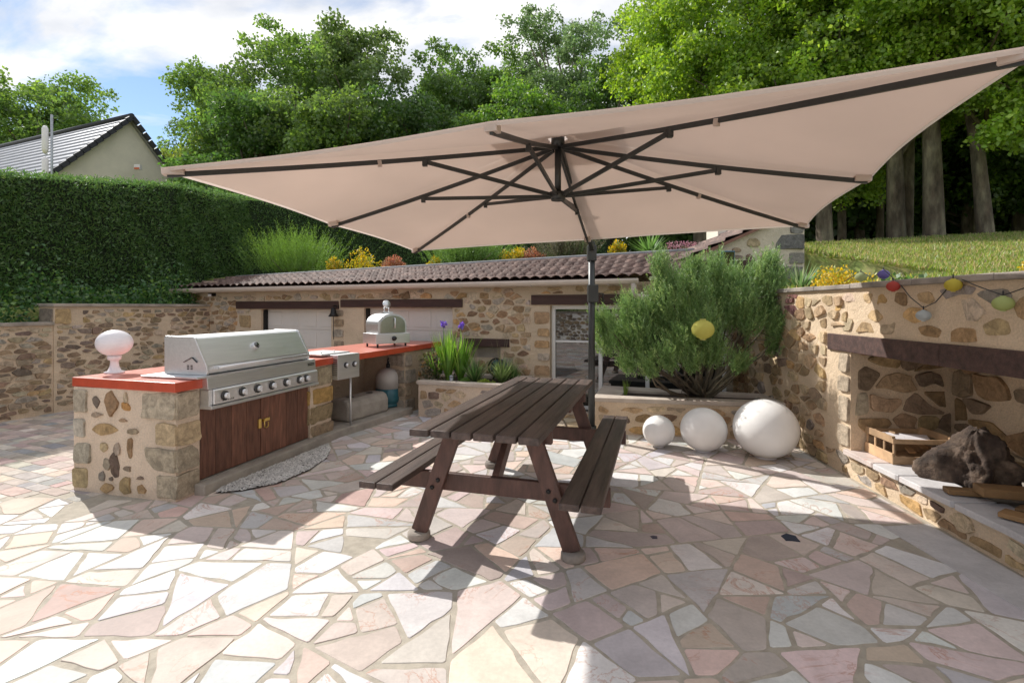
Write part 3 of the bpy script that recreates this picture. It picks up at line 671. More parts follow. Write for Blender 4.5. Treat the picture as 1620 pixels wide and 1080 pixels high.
# roof of moulded tiles
def tile_surface(name, parent, L0x, L1x, rowfn, nrow, wv=.155, amp=.040, skew=lambda r: (0, 0)):
    q = MB(); q.smooth = True; nu = int((L1x-L0x)/(wv/10)); lines = []
    for r_ in range(nrow):
        for k, t in enumerate((0.0, .96)): lines.append((r_, (r_+t)/nrow, (1-k)*.045))
    def prof(u, r_):
        ph = (u/wv) % 1.0; w = abs(math.sin(math.pi*ph)); return amp*(w**.8)
    for r_, t, lift in lines:
        for i in range(nu+1):
            a, b = rowfn(t); u = a+(b-a)*i/nu; y, z = 0, 0
            pt = Vector(parent['pt'](u, t)) if False else None
            q.v.append((u, t, prof(u, r_)+lift+ random.uniform(-.0015, .0015)))
    n1 = nu+1
    for j in range(len(lines)-1):
        for i in range(nu): q.face((j*n1+i, j*n1+i+1, (j+1)*n1+i+1, (j+1)*n1+i))
    return q
DR = 1.30
def ridge_z(u): return 2.125+.0245*(u-.8)
tq = tile_surface('roof', {}, -.15, 9.2, lambda t: (-.18+t*.10, hu(1052)+t*(hu(1118)-hu(1052))*1.3), 5)
tq.v = [(u, -.16+t*DR, (eave(u)+.022)*(1-t)+(ridge_z(u))*t+h) for (u, t, h) in tq.v]
roof = tq.build('roof', M['tile'], house)
q = MB(); q.hexa([(-.17, -.14, eave(0)-.005), (8.2, -.14, eave(8.3)-.005), (8.6, DR-.17, 2.27), (-.1, DR-.17, 2.06), (-.17, -.14, eave(0)+.035), (8.2, -.14, eave(8.3)+.035), (8.6, DR-.17, 2.305), (-.1, DR-.17, 2.095)])
q.build('roof_deck', M['lintel'], house)
q = MB(); q.tube([(u, DR-.165, ridge_z(u)+.03) for u in np.linspace(-.08, hu(1120)+.1, 12)], .035, 8); q.build('ridge_flashing', mat('weathered_lead', (.20, .20, .21), .75, var=.3), house)
q = MB(); gu1 = hu(1012)
pr = [(-.245, 0), (-.25, -.03), (-.235, -.062), (-.205, -.08), (-.17, -.07), (-.155, -.04), (-.155, 0), (-.165, 0), (-.168, -.04), (-.205, -.066), (-.235, -.03), (-.237, 0)]
b0 = len(q.v)
for u in (-.22, gu1):
    for y, z in pr: q.v.append((u, y, eave(u)+.035+z))
n = len(pr)
for i in range(n): q.face((i, (i+1) % n, n+(i+1) % n, n+i))
q.face(range(n)); q.face(range(2*n-1, n-1, -1))
gut = q.build('gutter', M['pvc'], house)
for u in np.arange(.4, gu1, 1.1):
    q = MB(); q.box(u, u+.02, -.255, -.15, eave(u)-.05, eave(u)-.04+.0); q.build('bracket', M['pvc'], gut)
q = MB(); ug = gu1-.06; zt = eave(ug)
q.tube([(ug, -.2, zt-.03), (ug, -.2, zt-.16), (ug+.04, -.19, zt-.2), (ug+.12, -.17, zt-.215), (ug+1.2, -.10, zt-.26)], .04, 10); q.build('downpipe', M['pvc'], house)
q = MB(); q.bar((hu(1030), -.2, eave(8)+.03), (hu(1092), -.12, eave(8)+.10), .09, .05); q.build('gutter', M['pvc'], house)
q = MB(); u = hu(339); z = hzz(339, 467); q.box(u-.045, u+.045, -.09, -.001, z-.02, z+.04); lo = q.build('eave_lamp', M['iron'], house)
q = MB(); q.box(u-.035, u+.035, -.105, -.0905, z-.022, z+.02); q.build('lamp_glass', M['white_plastic'], lo)

# gable wing at the right end
wing = thing('gable_wing', 'pale stone gable wing with sloping verge behind the rosemary', 'building', (2.4, 7.3, 0))
mb = Masonry(); mb.col = (.60, .54, .44)
mb.col = MORTAR; WM = (.60, .53, .43)
g0 = (0, 2.08); g1 = (1.15, 2.55); g2 = (1.82, 2.68)
b = len(mb.v); prof = [(0, 0), (1.82, 0), (1.82, 2.68), (1.3, 2.68), (0, 2.10)]
for y in (0, .3):
    for x, z in prof: mb.v.append((x, y, z))
mb.face([b+i for i in range(5)], WM); mb.face([b+5+4-i for i in range(5)], WM)
for i in range(5): mb.face((b+i, b+(i+1) % 5, b+5+(i+1) % 5, b+5+i), WM)
for (x, z, sx, sz, c) in ((.62, 2.24, .13, .10, (.42, .28, .16)), (1.08, 2.43, .20, .13, (.42, .34, .22)), (.84, 2.32, .15, .07, (.36, .27, .19)), (.84, 2.22, .18, .06, (.30, .24, .2)), (1.02, 2.22, .10, .08, (.22, .15, .12)), (1.25, 2.21, .2, .06, (.38, .30, .2)), (.5, 2.19, .1, .05, (.4, .3, .2))):
    p = chaikin(rough([(x-sx/2, z-sz*.3), (x-sx*.2, z-sz/2), (x+sx*.4, z-sz/2), (x+sx/2, z), (x+sx*.2, z+sz/2), (x-sx*.35, z+sz*.4)], .05, .005)); mb.stone(p, Vector((0, 0, 0)), Vector((1, 0, 0)), Vector((0, 0, 1)), Vector((0, -1, 0)), .02, c)
o3 = ((0, 0, 0), (1, 0, 0), (0, 0, 1), (0, -1, 0))
mb.quoin(1.40, 1.81, 2.33, 2.54, *o3, (.17, .165, .16)); mb.quoin(1.62, 1.81, 2.56, 2.67, *o3, (.25, .24, .23)); mb.quoin(1.60, 1.81, 2.12, 2.28, *o3, (.27, .25, .22)); mb.quoin(1.45, 1.81, 1.9, 2.08, *o3, (.24, .22, .2))
mb.build('wall', wing)
q = MB(); q.box(.10, 1.10, -.03, -.001, 2.03, 2.17); q.build('lintel', M['lintel'], wing, bevel=.005)
q = MB(); 
tq = tile_surface('roof', {}, 0, 1, lambda t: (0, 1.7), 6, wv=.16)
tq.v = [(t*1.48-.1, -.10+u, 2.09+t*.665+h*.9+.02) for (u, t, h) in tq.v]; tq.build('roof', M['tile'], wing)
q = MB(); q.hexa([(-.12, -.10, 2.04), (1.36, -.10, 2.70), (1.36, 1.6, 2.70), (-.12, 1.6, 2.04), (-.12, -.10, 2.085), (1.36, -.10, 2.745), (1.36, 1.6, 2.745), (-.12, 1.6, 2.085)]); q.build('roof_verge', mat('terracotta', (.20, .10, .075), .85, var=.3), wing)
ch = thing('chimney_stack', 'short rendered chimney stack behind the sloping verge of the gable', 'chimney', (3.5, 8.6, 2.2))
q = MB(); q.box(0, .14, 0, .5, -.4, .75); q.build('white_face', M['render'], ch)
q = MB(); q.box(.1405, .62, .0, .5, -.4, .75); q.build('stack', M['concrete'], ch); q = MB(); q.box(-.04, .66, -.04, .54, .75, .80); q.build('cap', M['concrete'], ch, bevel=.01)
fl = thing('floodlight', 'blue square floodlight fixed on the brown lintel of the gable', 'floodlight', P(1146, 425, 7.24), 0)
q = MB(); q.prism([(-.03, .0), (-.12, .02), (-.15, .24), (-.03, .25)], -.09, .09); q.build('housing', M['blue_lamp'], fl, bevel=.008)
q = MB(); q.hexa([(-.075, -.128, .03), (.075, -.128, .03), (.075, -.122, .03), (-.075, -.122, .03), (-.075, -.155, .225), (.075, -.155, .225), (.075, -.149, .225), (-.075, -.149, .225)]); q.build('lens', M['glass'], fl)
q = MB(); q.bar((-.1, -.07, .1), (-.1, .02, .1), .01, .03); q.bar((.1, -.07, .1), (.1, .02, .1), .01, .03); q.box(-.105, .105, .018, .024, .08, .12); q.build('bracket', M['iron'], fl)
# bell
bu = hu(535); bp_ = HA+HU*bu; bz = hzz(535, 484)
bell = thing('hanging_bell', 'small dark iron bell with a pull cord hanging between the garage doors', 'bell', (bp_.x, bp_.y, bz), math.atan2(HU.y, HU.x))
q = MB(); q.box(-.02, .02, -.012, .02, -.05, .02); q.bar((0, -.01, 0), (0, -.14, 0), .015, .02); q.build('bracket', M['iron'], bell)
q = MB(); q.lathe([(.005, -.02), (.03, -.03), (.042, -.07), (.05, -.12), (.085, -.175), (.075, -.178), (.04, -.12), (.01, -.06)], (0, -.12, 0), 16); q.build('bell_body', M['iron'], bell)
q = MB(); q.tube([(0, -.12, -.1), (0, -.12, -.42), (.004, -.12, -.56)], .006, 6); q.build('pull_cord', M['iron'], bell)

# ------------------------------------------------------------------ right retaining wall with the wood niche
RX = Vector((-.0738, -.9973)); RY = Vector((.9973, -.0738)); RO = Vector((wall_x(7.3), 7.3))
rw = thing('retaining_wall', 'tall ochre stone retaining wall with a beamed wood niche on the right', 'wall', (RO.x, RO.y, 0), math.atan2(RX.y, RX.x))
RM = (.68, .535, .38)
mb = Masonry(); mb.col = RM
OX0, OX1 = 2.86, 6.2; OZ0, OZ1 = .22, 1.10; WT = .32; ND = .86
mb.box(0, OX0, 0, WT, -.1, 1.655); mb.box(OX0, OX1, 0, WT, OZ1, 1.655); mb.box(OX1, 12, 0, WT, -.1, 1.655)
mb.box(OX0, OX1, 0, ND, -.1, .195); mb.box(OX0-.15, OX1+.15, ND, ND+.2, -.1, 1.3); mb.box(OX0-.15, OX0, WT, ND, -.1, 1.3); mb.box(OX1, OX1+.15, WT, ND, -.1, 1.3)
mb.box(OX0-.15, OX1+.15, WT, ND+.2, 1.3, 1.4)
RP = [((.44, .31, .18), 3), ((.38, .25, .14), 3), ((.28, .19, .12), 2), ((.50, .39, .27), 3), ((.33, .29, .25), 1.5), ((.50, .33, .15), 2), ((.19, .13, .105), 1), ((.54, .44, .32), 2)]
RP2 = [((.42, .31, .19), 3), ((.36, .25, .15), 3), ((.48, .37, .24), 3), ((.28, .20, .14), 1.6), ((.24, .20, .17), 1), ((.46, .30, .15), 1.5), ((.18, .09, .08), .5)]
fx = ((1, 0, 0), (0, 0, 1), (0, -1, 0))
mb.stones((0, 0, .0), *fx, OX0-.02, 1.64, .20, .115, .7, 1.0, .08, pal=RP2, depth=.018, holes=[(2.5, 3, .20, 1.3)])
mb.stones((OX0-.3, 0, 1.25), *fx, 4.6, .40, .25, .14, .55, .9, .1, pal=RP, depth=.006)
mb.stones((OX0, 0, 0), *fx, 3.3, .19, .19, .085, .7, .95, .1, pal=RP, depth=.012)
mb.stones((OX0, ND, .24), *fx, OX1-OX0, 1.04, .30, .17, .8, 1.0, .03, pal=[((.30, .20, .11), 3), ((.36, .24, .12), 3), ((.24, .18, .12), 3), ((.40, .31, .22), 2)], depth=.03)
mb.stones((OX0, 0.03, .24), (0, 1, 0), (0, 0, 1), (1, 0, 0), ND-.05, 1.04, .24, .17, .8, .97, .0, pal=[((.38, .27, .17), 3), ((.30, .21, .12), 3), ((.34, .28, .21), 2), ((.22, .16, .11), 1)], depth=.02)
for (z0, z1) in ((.26, .44), (.48, .70), (.74, .88), (.92, 1.08)):
    mb.quoin(OX0-.17, OX0-.01, z0, z1, (0, 0, 0), *fx, (.44, .36, .27), .02)
mb.build('masonry', rw)
q = MB(); cx = 0
while cx < 11.6:
    l = random.uniform(.55, .95); q.box(cx, cx+l-.004, -.035, WT+.02, 1.656, 1.70+random.uniform(-.003, .003)); cx += l
q.build('coping', M['coping'], rw, bevel=.008)
q = MB(); q.box(2.52, 3.9, -.022, .2, 1.098, 1.250); q.box(3.9015, 6.7, -.024, .2, 1.098, 1.252); q.build('oak_beam', M['beam_wood'], rw, bevel=.008)
q = Pave(); cx = OX0-.05
for l in (.42, .30, .52, .75, .6, .8):
    c = random.choice([(.62, .60, .60), (.62, .53, .49), (.60, .58, .58)])
    pl = chaikin(rough([(cx, -.045), (cx+l-.012, -.045), (cx+l-.012, .26+random.uniform(-.03, .03)), (cx, .26+random.uniform(-.03, .03))], .15, .004), .06)
    q.slab(pl, .198, .238, c, e=.008); cx += l
q.build('ledge_slab', M['paving'], rw)
q = MB(); q.box(OX0, OX1, .27, ND, .196, .215); q.build('hearth_floor', M['concrete'], rw)
bank = MB()
for i in range(40):
    x0, x1 = i*.3-.0, i*.3+.3
    def bz_(x, d):
        p = RO+RX*x+RY*d; return lawn_z(p.x, p.y)+.012
    pts = []
    for d0, d1 in ((.325, .7), (.7, 1.1), (1.1, 1.55)):
        a = [RO+RX*x0+RY*d0, RO+RX*x0+RY*d1, RO+RX*x1+RY*d1, RO+RX*x1+RY*d0]
        bank.poly([(a[0].x, a[0].y, bz_(x0, d0)), (a[1].x, a[1].y, bz_(x0, d1)-.008), (a[2].x, a[2].y, bz_(x1, d1)-.008), (a[3].x, a[3].y, bz_(x1, d0))])
tag(bank.build('grass_bank', M['turf']), None, None, kind='structure')

# ------------------------------------------------------------------ outdoor kitchen
angA = math.atan2(uA.y, uA.x); angB = math.atan2(uB.y, uB.x)
mA = Matrix.Translation((P0.x, P0.y, 0)) @ Matrix.Rotation(angA, 4, 'Z'); mB = Matrix.Translation((P1.x, P1.y, 0)) @ Matrix.Rotation(angB, 4, 'Z')
toA = mA.inverted(); B2A = toA @ mB
def tA(px, w):      # distance along the front of the cabinet for a photograph column
    k = (px-CX)/F; b = P0+nA*w; return (k*b.y-b.x)/(uA.x-k*uA.y)
def tB(px, w):
    k = (px-CX)/F; b = P1+nB*w; return (k*b.y-b.x)/(uB.x-k*uB.y)
kit = thing('outdoor_kitchen', 'stone barbecue counter with red painted top curving towards the garages', 'kitchen counter', (P0.x, P0.y, 0), angA)
KM = (.70, .565, .435)
mb = Masonry(); mb.col = KM
x1 = .215
mb.box(0, x1, 0, 1.04, -.02, .845); mb.box(x1, 2.3, .90, 1.02, -.02, .845); mb.box(1.62, 2.0, 0.0, .9, -.02, .845)
zq = [(.63, .835), (.43, .595), (.225, .405), (.02, .20)]; qcol = [(.46, .39, .29), (.52, .40, .25), (.41, .35, .26), (.45, .38, .28)]
fr = ((1, 0, 0), (0, 0, 1), (0, -1, 0)); fl_ = ((0, -1, 0), (0, 0, 1), (-1, 0, 0))   # right face; end face (u runs from back to front)
for i, (z0, z1) in enumerate(zq):
    mb.quoin(-.012, x1-.005, z0, z1, (0, 0, 0), *fr, qcol[i], .014)
    wq = (.33, .19, .30, .17)[i]; mb.quoin(1.04-wq, 1.05, z0, z1, (0, 1.04, 0), *fl_, tuple(c*1.04 for c in qcol[i]), .014)
    wl = (.15, .13, .19, .15)[i]; mb.quoin(.0, wl, z0+.01, z1-.01, (0, 1.04, 0), *fl_, [(.44, .38, .29), (.45, .41, .34), (.41, .37, .29), (.45, .36, .21)][i], .012)
for (x, z, sx, sz, c) in ((.25, .71, .09, .10, (.20, .16, .13)), (.40, .71, .15, .20, (.33, .21, .12)), (.55, .68, .11, .08, (.48, .26, .10)), (.25, .60, .12, .05, (.34, .26, .19)), (.52, .57, .09, .03, (.40, .28, .18)), (.34, .49, .24, .10, (.42, .29, .15)), (.63, .49, .13, .06, (.36, .29, .2)),
                        (.33, .35, .09, .09, (.46, .36, .22)), (.46, .34, .10, .10, (.40, .32, .25)), (.60, .35, .05, .18, (.32, .21, .12)), (.36, .21, .08, .12, (.33, .28, .21)), (.44, .20, .09, .20, (.16, .115, .09)), (.56, .19, .10, .05, (.28, .22, .16)), (.30, .11, .08, .09, (.27, .24, .20)), (.40, .10, .05, .04, (.22, .18, .14)),
                        (.36, .03, .15, .09, (.44, .30, .16)), (.55, .05, .13, .15, (.38, .28, .15)), (.70, .13, .08, .03, (.27, .2, .15)), (.71, .04, .10, .09, (.42, .28, .15)), (.55, .75, .05, .09, (.5, .4, .28))):
    p = [(x+sx/2*math.cos(a)*random.uniform(.62, 1.25), z+sz/2*math.sin(a)*random.uniform(.62, 1.25)) for a in np.linspace(0, 5.5, random.choice((6, 7, 8)))]
    mb.stone(chaikin(rough(p, .04, .005), .13), Vector((0, 1.04, .03)), *[Vector(v) for v in fl_], .012, c)
for i, (z0, z1) in enumerate(zq):
    mb.quoin(1.625, 1.995, z0, z1, (0, 0, 0), *fr, [(.37, .31, .21), (.45, .29, .11), (.35, .27, .16), (.36, .27, .18)][i], .016)
for i, (z0, z1) in enumerate(zq): mb.quoin(0, .3, z0, z1, (1.62, .3, 0), *fl_, [(.37, .31, .21), (.45, .29, .11), (.35, .27, .16), (.36, .27, .18)][i], .014)
mb.build('masonry', kit)
# the part towards the garages
mb = Masonry(); mb.col = (.50, .395, .29)
mb.box(1.40, 2.30, 0, .80, -.02, .865); mb.box(-.25, 1.40, .72, .80, -.02, .845)
for i, (z0, z1) in enumerate([(.66, .82), (.42, .61), (.24, .38), (.03, .19)]):
    mb.quoin(1.41, 1.55+(i % 2)*.1, z0, z1, (0, 0, 0), *fr, [(.36, .30, .24), (.30, .26, .21), (.34, .27, .19), (.31, .27, .22)][i])
    mb.quoin(0, .3, z0, z1, (1.40, .3, 0), *fl_, [(.36, .30, .24), (.30, .26, .21), (.34, .27, .19), (.31, .27, .22)][i])
mb.stones((1.7, 0, 0), *fr, .6, .84, .2, .12, .6, .9, .1, depth=.012)
mb.stones((-.2, .72, .1), *fr, 1.6, .70, .3, .2, .3, .6, .5, depth=.01)
mb.v = [tuple(B2A @ Vector(p)) for p in mb.v]; mb.build('masonry', kit)
# countertop
def Wp(p, z): return toA @ Vector((p[0], p[1], z))
F0 = P0+nA*.03-uA*.035; F1 = P1+(nA+nB)*.016; F2 = P1+uB*2.31+nB*.03; B0 = Vector((-3.625, 4.165)); B1 = Vector((-2.88, 6.6)); B2 = Vector((-1.98, 8.22)); Fm = P1+uB*1.2+nB*.03; Bm = Vector((-2.42, 7.45))
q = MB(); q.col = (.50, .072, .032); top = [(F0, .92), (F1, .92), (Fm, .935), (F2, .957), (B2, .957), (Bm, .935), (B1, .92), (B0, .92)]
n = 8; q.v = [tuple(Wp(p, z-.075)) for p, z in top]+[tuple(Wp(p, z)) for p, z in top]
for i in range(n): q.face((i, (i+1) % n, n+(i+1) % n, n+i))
for k in ((0, 1, 6, 7), (1, 2, 5, 6), (2, 3, 4, 5)): q.face(k[::-1]); q.face([n+i for i in k], (.62, .22, .165))  # paler top faces: glare put into the colour, along with sun-faded paint
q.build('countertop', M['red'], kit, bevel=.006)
# kerb, slab, doors
q = MB(); q.box(.16, 2.03, -.105, -.0, -.02, .085); q.build('kerb', M['concrete'], kit, bevel=.012)
q = MB(); q.box(x1, 1.62, 0.0, .9, -.02, .083); q.build('cabinet_floor', M['concrete'], kit)
q = MB(); q.box(-.02, 1.46, -.10, .72, -.02, .088); q.v = [tuple(B2A @ Vector(p)) for p in q.v]; q.build('floor_slab', M['concrete'], kit, bevel=.012)
for k in range(2):
    d0 = x1+.006+k*.700; q = MB(); c = (.135, .058, .037)
    for i in range(4):
        kx = random.uniform(.75, 1.25); q.box(d0+i*.1735, d0+(i+1)*.1735-.004, .02, .042, .092, .685+random.uniform(-.003, .003), (.20*kx, .088*kx, .056*kx))
    q.box(d0+.01, d0+.68, .0421, .06, .15, .22, c); q.box(d0+.01, d0+.68, .0421, .06, .5, .57, c)
    do = q.build('cabinet_door', M['door_wood'], kit, bevel=.003)
    q = MB()
    if k == 0: q.box(d0+.655, d0+.69, .008, .0195, .36, .445)
    else:
        q.box(d0+.01, d0+.10, .008, .0195, .41, .438); q.tube([(d0+.02, .0, .435), (d0+.02, .0, .36), (d0+.045, 0, .35), (d0+.07, 0, .36), (d0+.07, 0, .40)], .006, 6)
    q.build('hasp', M['brass'], do)

# ------------------------------------------------------------------ big built-in gas grill
gp0 = P0+uA*.215
grill = thing('gas_grill', 'long stainless steel gas grill with closed hood and a row of knobs', 'grill', (gp0.x, gp0.y, .685), angA)
GL = 1.385; Z0 = -.685
q = MB(); q.prism([(-.075, .925+Z0), (-.085, .84+Z0), (-.085, .832+Z0), (.3, .832+Z0), (.3, .925+Z0)], 0, GL); q.prism([(.001, .69+Z0), (-.09, .69+Z0), (-.09, .829+Z0), (.001, .829+Z0)], .004, .035)
q.build('upper_trim', M['steel'], grill, bevel=.003)
q = MB(); q.prism([(-.002, .705+Z0), (-.112, .705+Z0), (-.112, .815+Z0), (-.10, .828+Z0), (-.002, .828+Z0)], .037, GL-.004); pan = q.build('control_panel', M['steel'], grill, bevel=.004)
q = MB(); q.prism([(0, .672+Z0), (-.118, .672+Z0), (-.125, .682+Z0), (-.118, .698+Z0), (0, .698+Z0)], .0, GL); q.build('drip_edge', M['steel'], grill, bevel=.002)
q = MB(); q.box(-.09, GL+.01, -.07, .50, .9255+Z0, .940+Z0); q.build('base_plate', M['steel'], grill, bevel=.002)
hp = [(-.03, .95), (-.04, .985), (-.035, 1.02), (.085, 1.235), (.11, 1.248), (.37, 1.252), (.385, 1.24), (.385, .95)]
q = MB(); q.prism([(y, z+Z0) for y, z in hp], .055, GL-.075); hood = q.build('hood', M['steel'], grill, bevel=.003)
for xa, xb in ((.03, .054), (GL-.074, GL-.05)): q = MB(); q.prism([(y+(.008 if y > .2 else -.006), z+Z0+(.006 if z > 1.1 else -.008)) for y, z in hp], xa, xb); q.build('end_cap', M['steel'], hood, bevel=.004)
q = MB(); q.tube([(.10, -.085, .998+Z0), (GL-.12, -.085, .998+Z0)], .012, 12)
for xk in (.12, GL-.14): q.prism([(-.035, .985+Z0), (-.09, .988+Z0), (-.09, 1.008+Z0), (-.036, 1.012+Z0)], xk-.018, xk+.018)
q.build('handle', M['steel'], hood)
nrm = Vector((0, -.215, .12)).normalized(); rotm = Vector((0, 0, 1)).rotation_difference(nrm).to_matrix()
tx = tA(403, -.03)-.215; tc_ = Vector((tx, .028, 1.133+Z0))
q = MB(); q.lathe([(.030, -.01), (.036, .0), (.036, .022), (.031, .026), (.030, .024)], tc_, 24, M=rotm); th = q.build('thermometer', M['steel'], hood)
q = MB(); q.lathe([(.0295, .0245), (.0295, .0262)], tc_, 24, M=rotm); q.build('dial', M['glass'], th)
q = MB()
for i in range(2):
    for j in range(3): q.box(.0275, .0295, .10+i*.035-.0, .12+i*.035, .985+Z0+j*.014, .993+Z0+j*.014)
q.bar((.0275, .05, 1.045+Z0), (.0275, .10, 1.085+Z0), .004, .018, up=(1, 0, 0)); q.bar((.0275, .10, 1.085+Z0), (.0275, .185, 1.045+Z0), .004, .018, up=(1, 0, 0))
q.build('side_slots', M['black'], hood)
for px in (359, 387, 411, 433.6, 456, 477, 487.5):
    x = tA(px-3, .115)-.215; z = .765+Z0; ry = Matrix.Rotation(R(90), 3, 'X')
    q = MB(); q.lathe([(.039, .0), (.039, .010), (.032, .016)], (x, -.112, z), 20, M=ry); kb = q.build('knob', M['steel_dark'], grill)
    q = MB(); q.lathe([(.026, .016), (.024, .036), (.020, .040)], (x, -.112, z), 20, M=ry); q.box(x-.006, x+.006, -.168, -.15, z-.024, z+.024); q.build('grip', M['steel'], kb, bevel=.002)
q = MB()
for i in range(7): q.box(.12+i*.018+random.uniform(-.003, .003), .12+i*.018+.008, -.1135, -.1121, .722+Z0, .722+Z0+random.uniform(.006, .016))
q.build('lettering', M['black'], grill)
q = MB(); q.lathe([(.010, .0), (.010, .0015)], (.135, -.112, .79+Z0), 12, M=Matrix.Rotation(R(90), 3, 'X')); q.build('igniter', M['black'], grill)
q = MB(); q.box(GL-.13, GL-.03, -.0875, -.082, .90+Z0, .908+Z0); q.box(GL-.13, GL-.03, -.0885, -.083, .884+Z0, .892+Z0)
q.build('badge', M['black'], grill)

# ------------------------------------------------------------------ side burner
sb = P1; burner = thing('side_burner', 'small stainless burner unit with two knobs beside the large grill', 'burner', (P1.x, P1.y, .66), angB)
q = MB(); q.box(.0, .36, -.10, .02, 0, .285); bd = q.build('front_box', M['steel'], burner, bevel=.004)
q = MB()
for i in range(9): q.box(-.0015, -.0002, -.09, -.02, .05+i*.022, .058+i*.022)
q.build('louvres', M['black'], bd)
q = MB(); q.box(.01, .35, .02, .42, .262, .278); q.build('rim', M['steel'], burner)
q = MB(); q.box(-.12, .34, .03, .46, .279, .30); q.tube([(-.05, .1, .30), (-.05, .1, .325)], .008, 6); q.tube([(.15, .1, .30), (.15, .1, .325)], .008, 6); q.build('lid', M['steel'], burner, bevel=.006)
for x in (.13, .27):
    q = MB(); ry = Matrix.Rotation(R(90), 3, 'X'); q.lathe([(.034, 0), (.034, .010), (.028, .014)], (x, -.10, .16), 18, M=ry); kb = q.build('knob', M['steel_dark'], burner)
    q = MB(); q.lathe([(.024, .014), (.021, .036)], (x, -.10, .16), 16, M=ry); q.build('grip', M['steel'], kb)
q = MB(); q.tube([(.26, -.05, 0), (.26, -.05, -.572)], .014, 10); q.build('support_post', M['steel'], burner)

# ------------------------------------------------------------------ pizza oven
po = thing('pizza_oven', 'domed stainless tabletop pizza oven with chimney on the red counter', 'oven', (-1.84, 6.90, .9365), math.atan2(.66, .75)); po.scale = (1.16, 1.1, 1.1)
q = MB(); q.box(-.02, .43, -.01, .36, .045, .175); q.build('base_box', M['steel'], po, bevel=.004)
q = MB(); ap = [(.0, .176)]+[(.19+.19*math.cos(a)*1.0, .29+.135*math.sin(a)) for a in np.linspace(math.pi, 0, 15)]+[(.38, .176)]
n = len(ap)
for y in (.012, .35):
    for x, z in ap: q.v.append((x+.015, y, z))
q.face(range(n)); q.face(range(2*n-1, n-1, -1)); q.smooth = False
for i in range(n): q.face((i, (i+1) % n, n+(i+1) % n, n+i))
q.build('dome', M['steel'], po)
q = MB(); n = len(ap)
for y in (-.008, .0115):
    for x, z in ap: q.v.append((.205+(x-.19)*.84, y, .176+(z-.176)*.86+.008))
q.face(range(n)); q.face(range(2*n-1, n-1, -1))
for i in range(n): q.face((i, (i+1) % n, n+(i+1) % n, n+i))
dr = q.build('door', mat('oven_door_steel', (.42, .43, .36), .35, 1, var=.1), po)
q = MB(); q.tube([(.215, -.012, .24), (.215, -.04, .25), (.215, -.04, .36), (.215, -.012, .37)], .008, 8); q.build('handle', M['steel'], dr)
q = MB(); q.lathe([(.03, 0), (.03, .012), (.02, .03)], (.215, -.012, .11), 18, M=Matrix.Rotation(R(90), 3, 'X')); q.build('knob', M['black'], po)
for x in (.02, .39):
    for y in (.03, .32): q = MB(); q.tube([(x, y, 0), (x, y, .046)], .012, 8); q.build('foot', M['black'], po)
q = MB(); q.box(.15, .27, .12, .24, .425, .445); q.tube([(.18, .18, .445), (.18, .18, .50)], .008, 8); q.tube([(.24, .18, .445), (.24, .18, .50)], .008, 8)
q.lathe([(.002, -.008), (.052, -.004), (.052, .006), (.002, .012)], (.205, .17, .545), 20, M=Matrix.Rotation(R(70), 3, 'X')); q.build('chimney_flap', M['steel'], po)

# ------------------------------------------------------------------ lamp, gas bottle, trough
lp = thing('globe_lamp', 'white globe lamp on a flared pedestal at the red counter corner', 'lamp', (-3.475, 4.42, .921))
q = MB(); q.lathe([(.074, 0), (.074, .014), (.050, .02), (.034, .06), (.029, .10), (.034, .112), (.048, .118), (.052, .150), (.046, .153)], n=28); q.build('pedestal', M['white_plastic'], lp)
q = MB(); q.lathe([(.05*math.sin(0)+.135*math.sin(a), .262-.114*math.cos(a)) for a in np.linspace(.34, 3.1, 22)], n=32); q.build('globe', M['white_plastic'], lp)
gbt = thing('gas_bottle', 'grey and blue gas bottle standing under the red counter', 'gas bottle', (-1.76, 7.18, .089))
def bottle(prof, name, m):
    q = MB(); q.lathe(prof, n=28); return q.build(name, m, gbt)
bottle([(.12, 0), (.15, .005), (.155, .04), (.14, .045), (.165, .07), (.172, .10), (.172, .26)], 'lower_shell', M['gas_blue'])
bottle([(.1725, .26), (.172, .42), (.155, .48), (.11, .52), (.05, .54), (.04, .545)], 'upper_shell', M['gas_grey'])
q = MB(); q.lathe([(.028, .54), (.028, .60), (.015, .605), (.015, .64)], n=12); q.tube([(0, -.02, .60), (.0, -.02, .66), (.05, .1, .76)], .009, 6); q.build('valve', M['black'], gbt)
tr = thing('stone_trough', 'overturned rounded concrete trough on the slab under the counter', 'trough', (-1.98, 6.12, .089), angB)
q = MB(); pr = [(.02, 0), (.02, .17), (.05, .235), (.10, .262), (.30, .262), (.36, .22), (.38, 0)]
q.prism(pr, .03, .80); q.build('trough_shell', M['concrete'], tr, bevel=.03)
for xh in (.25, .62): q = MB(); q.lathe([(.05, .2625), (.05, .264)], (xh, .2, 0), 14); q.build('drain_hole', M['black'], tr)

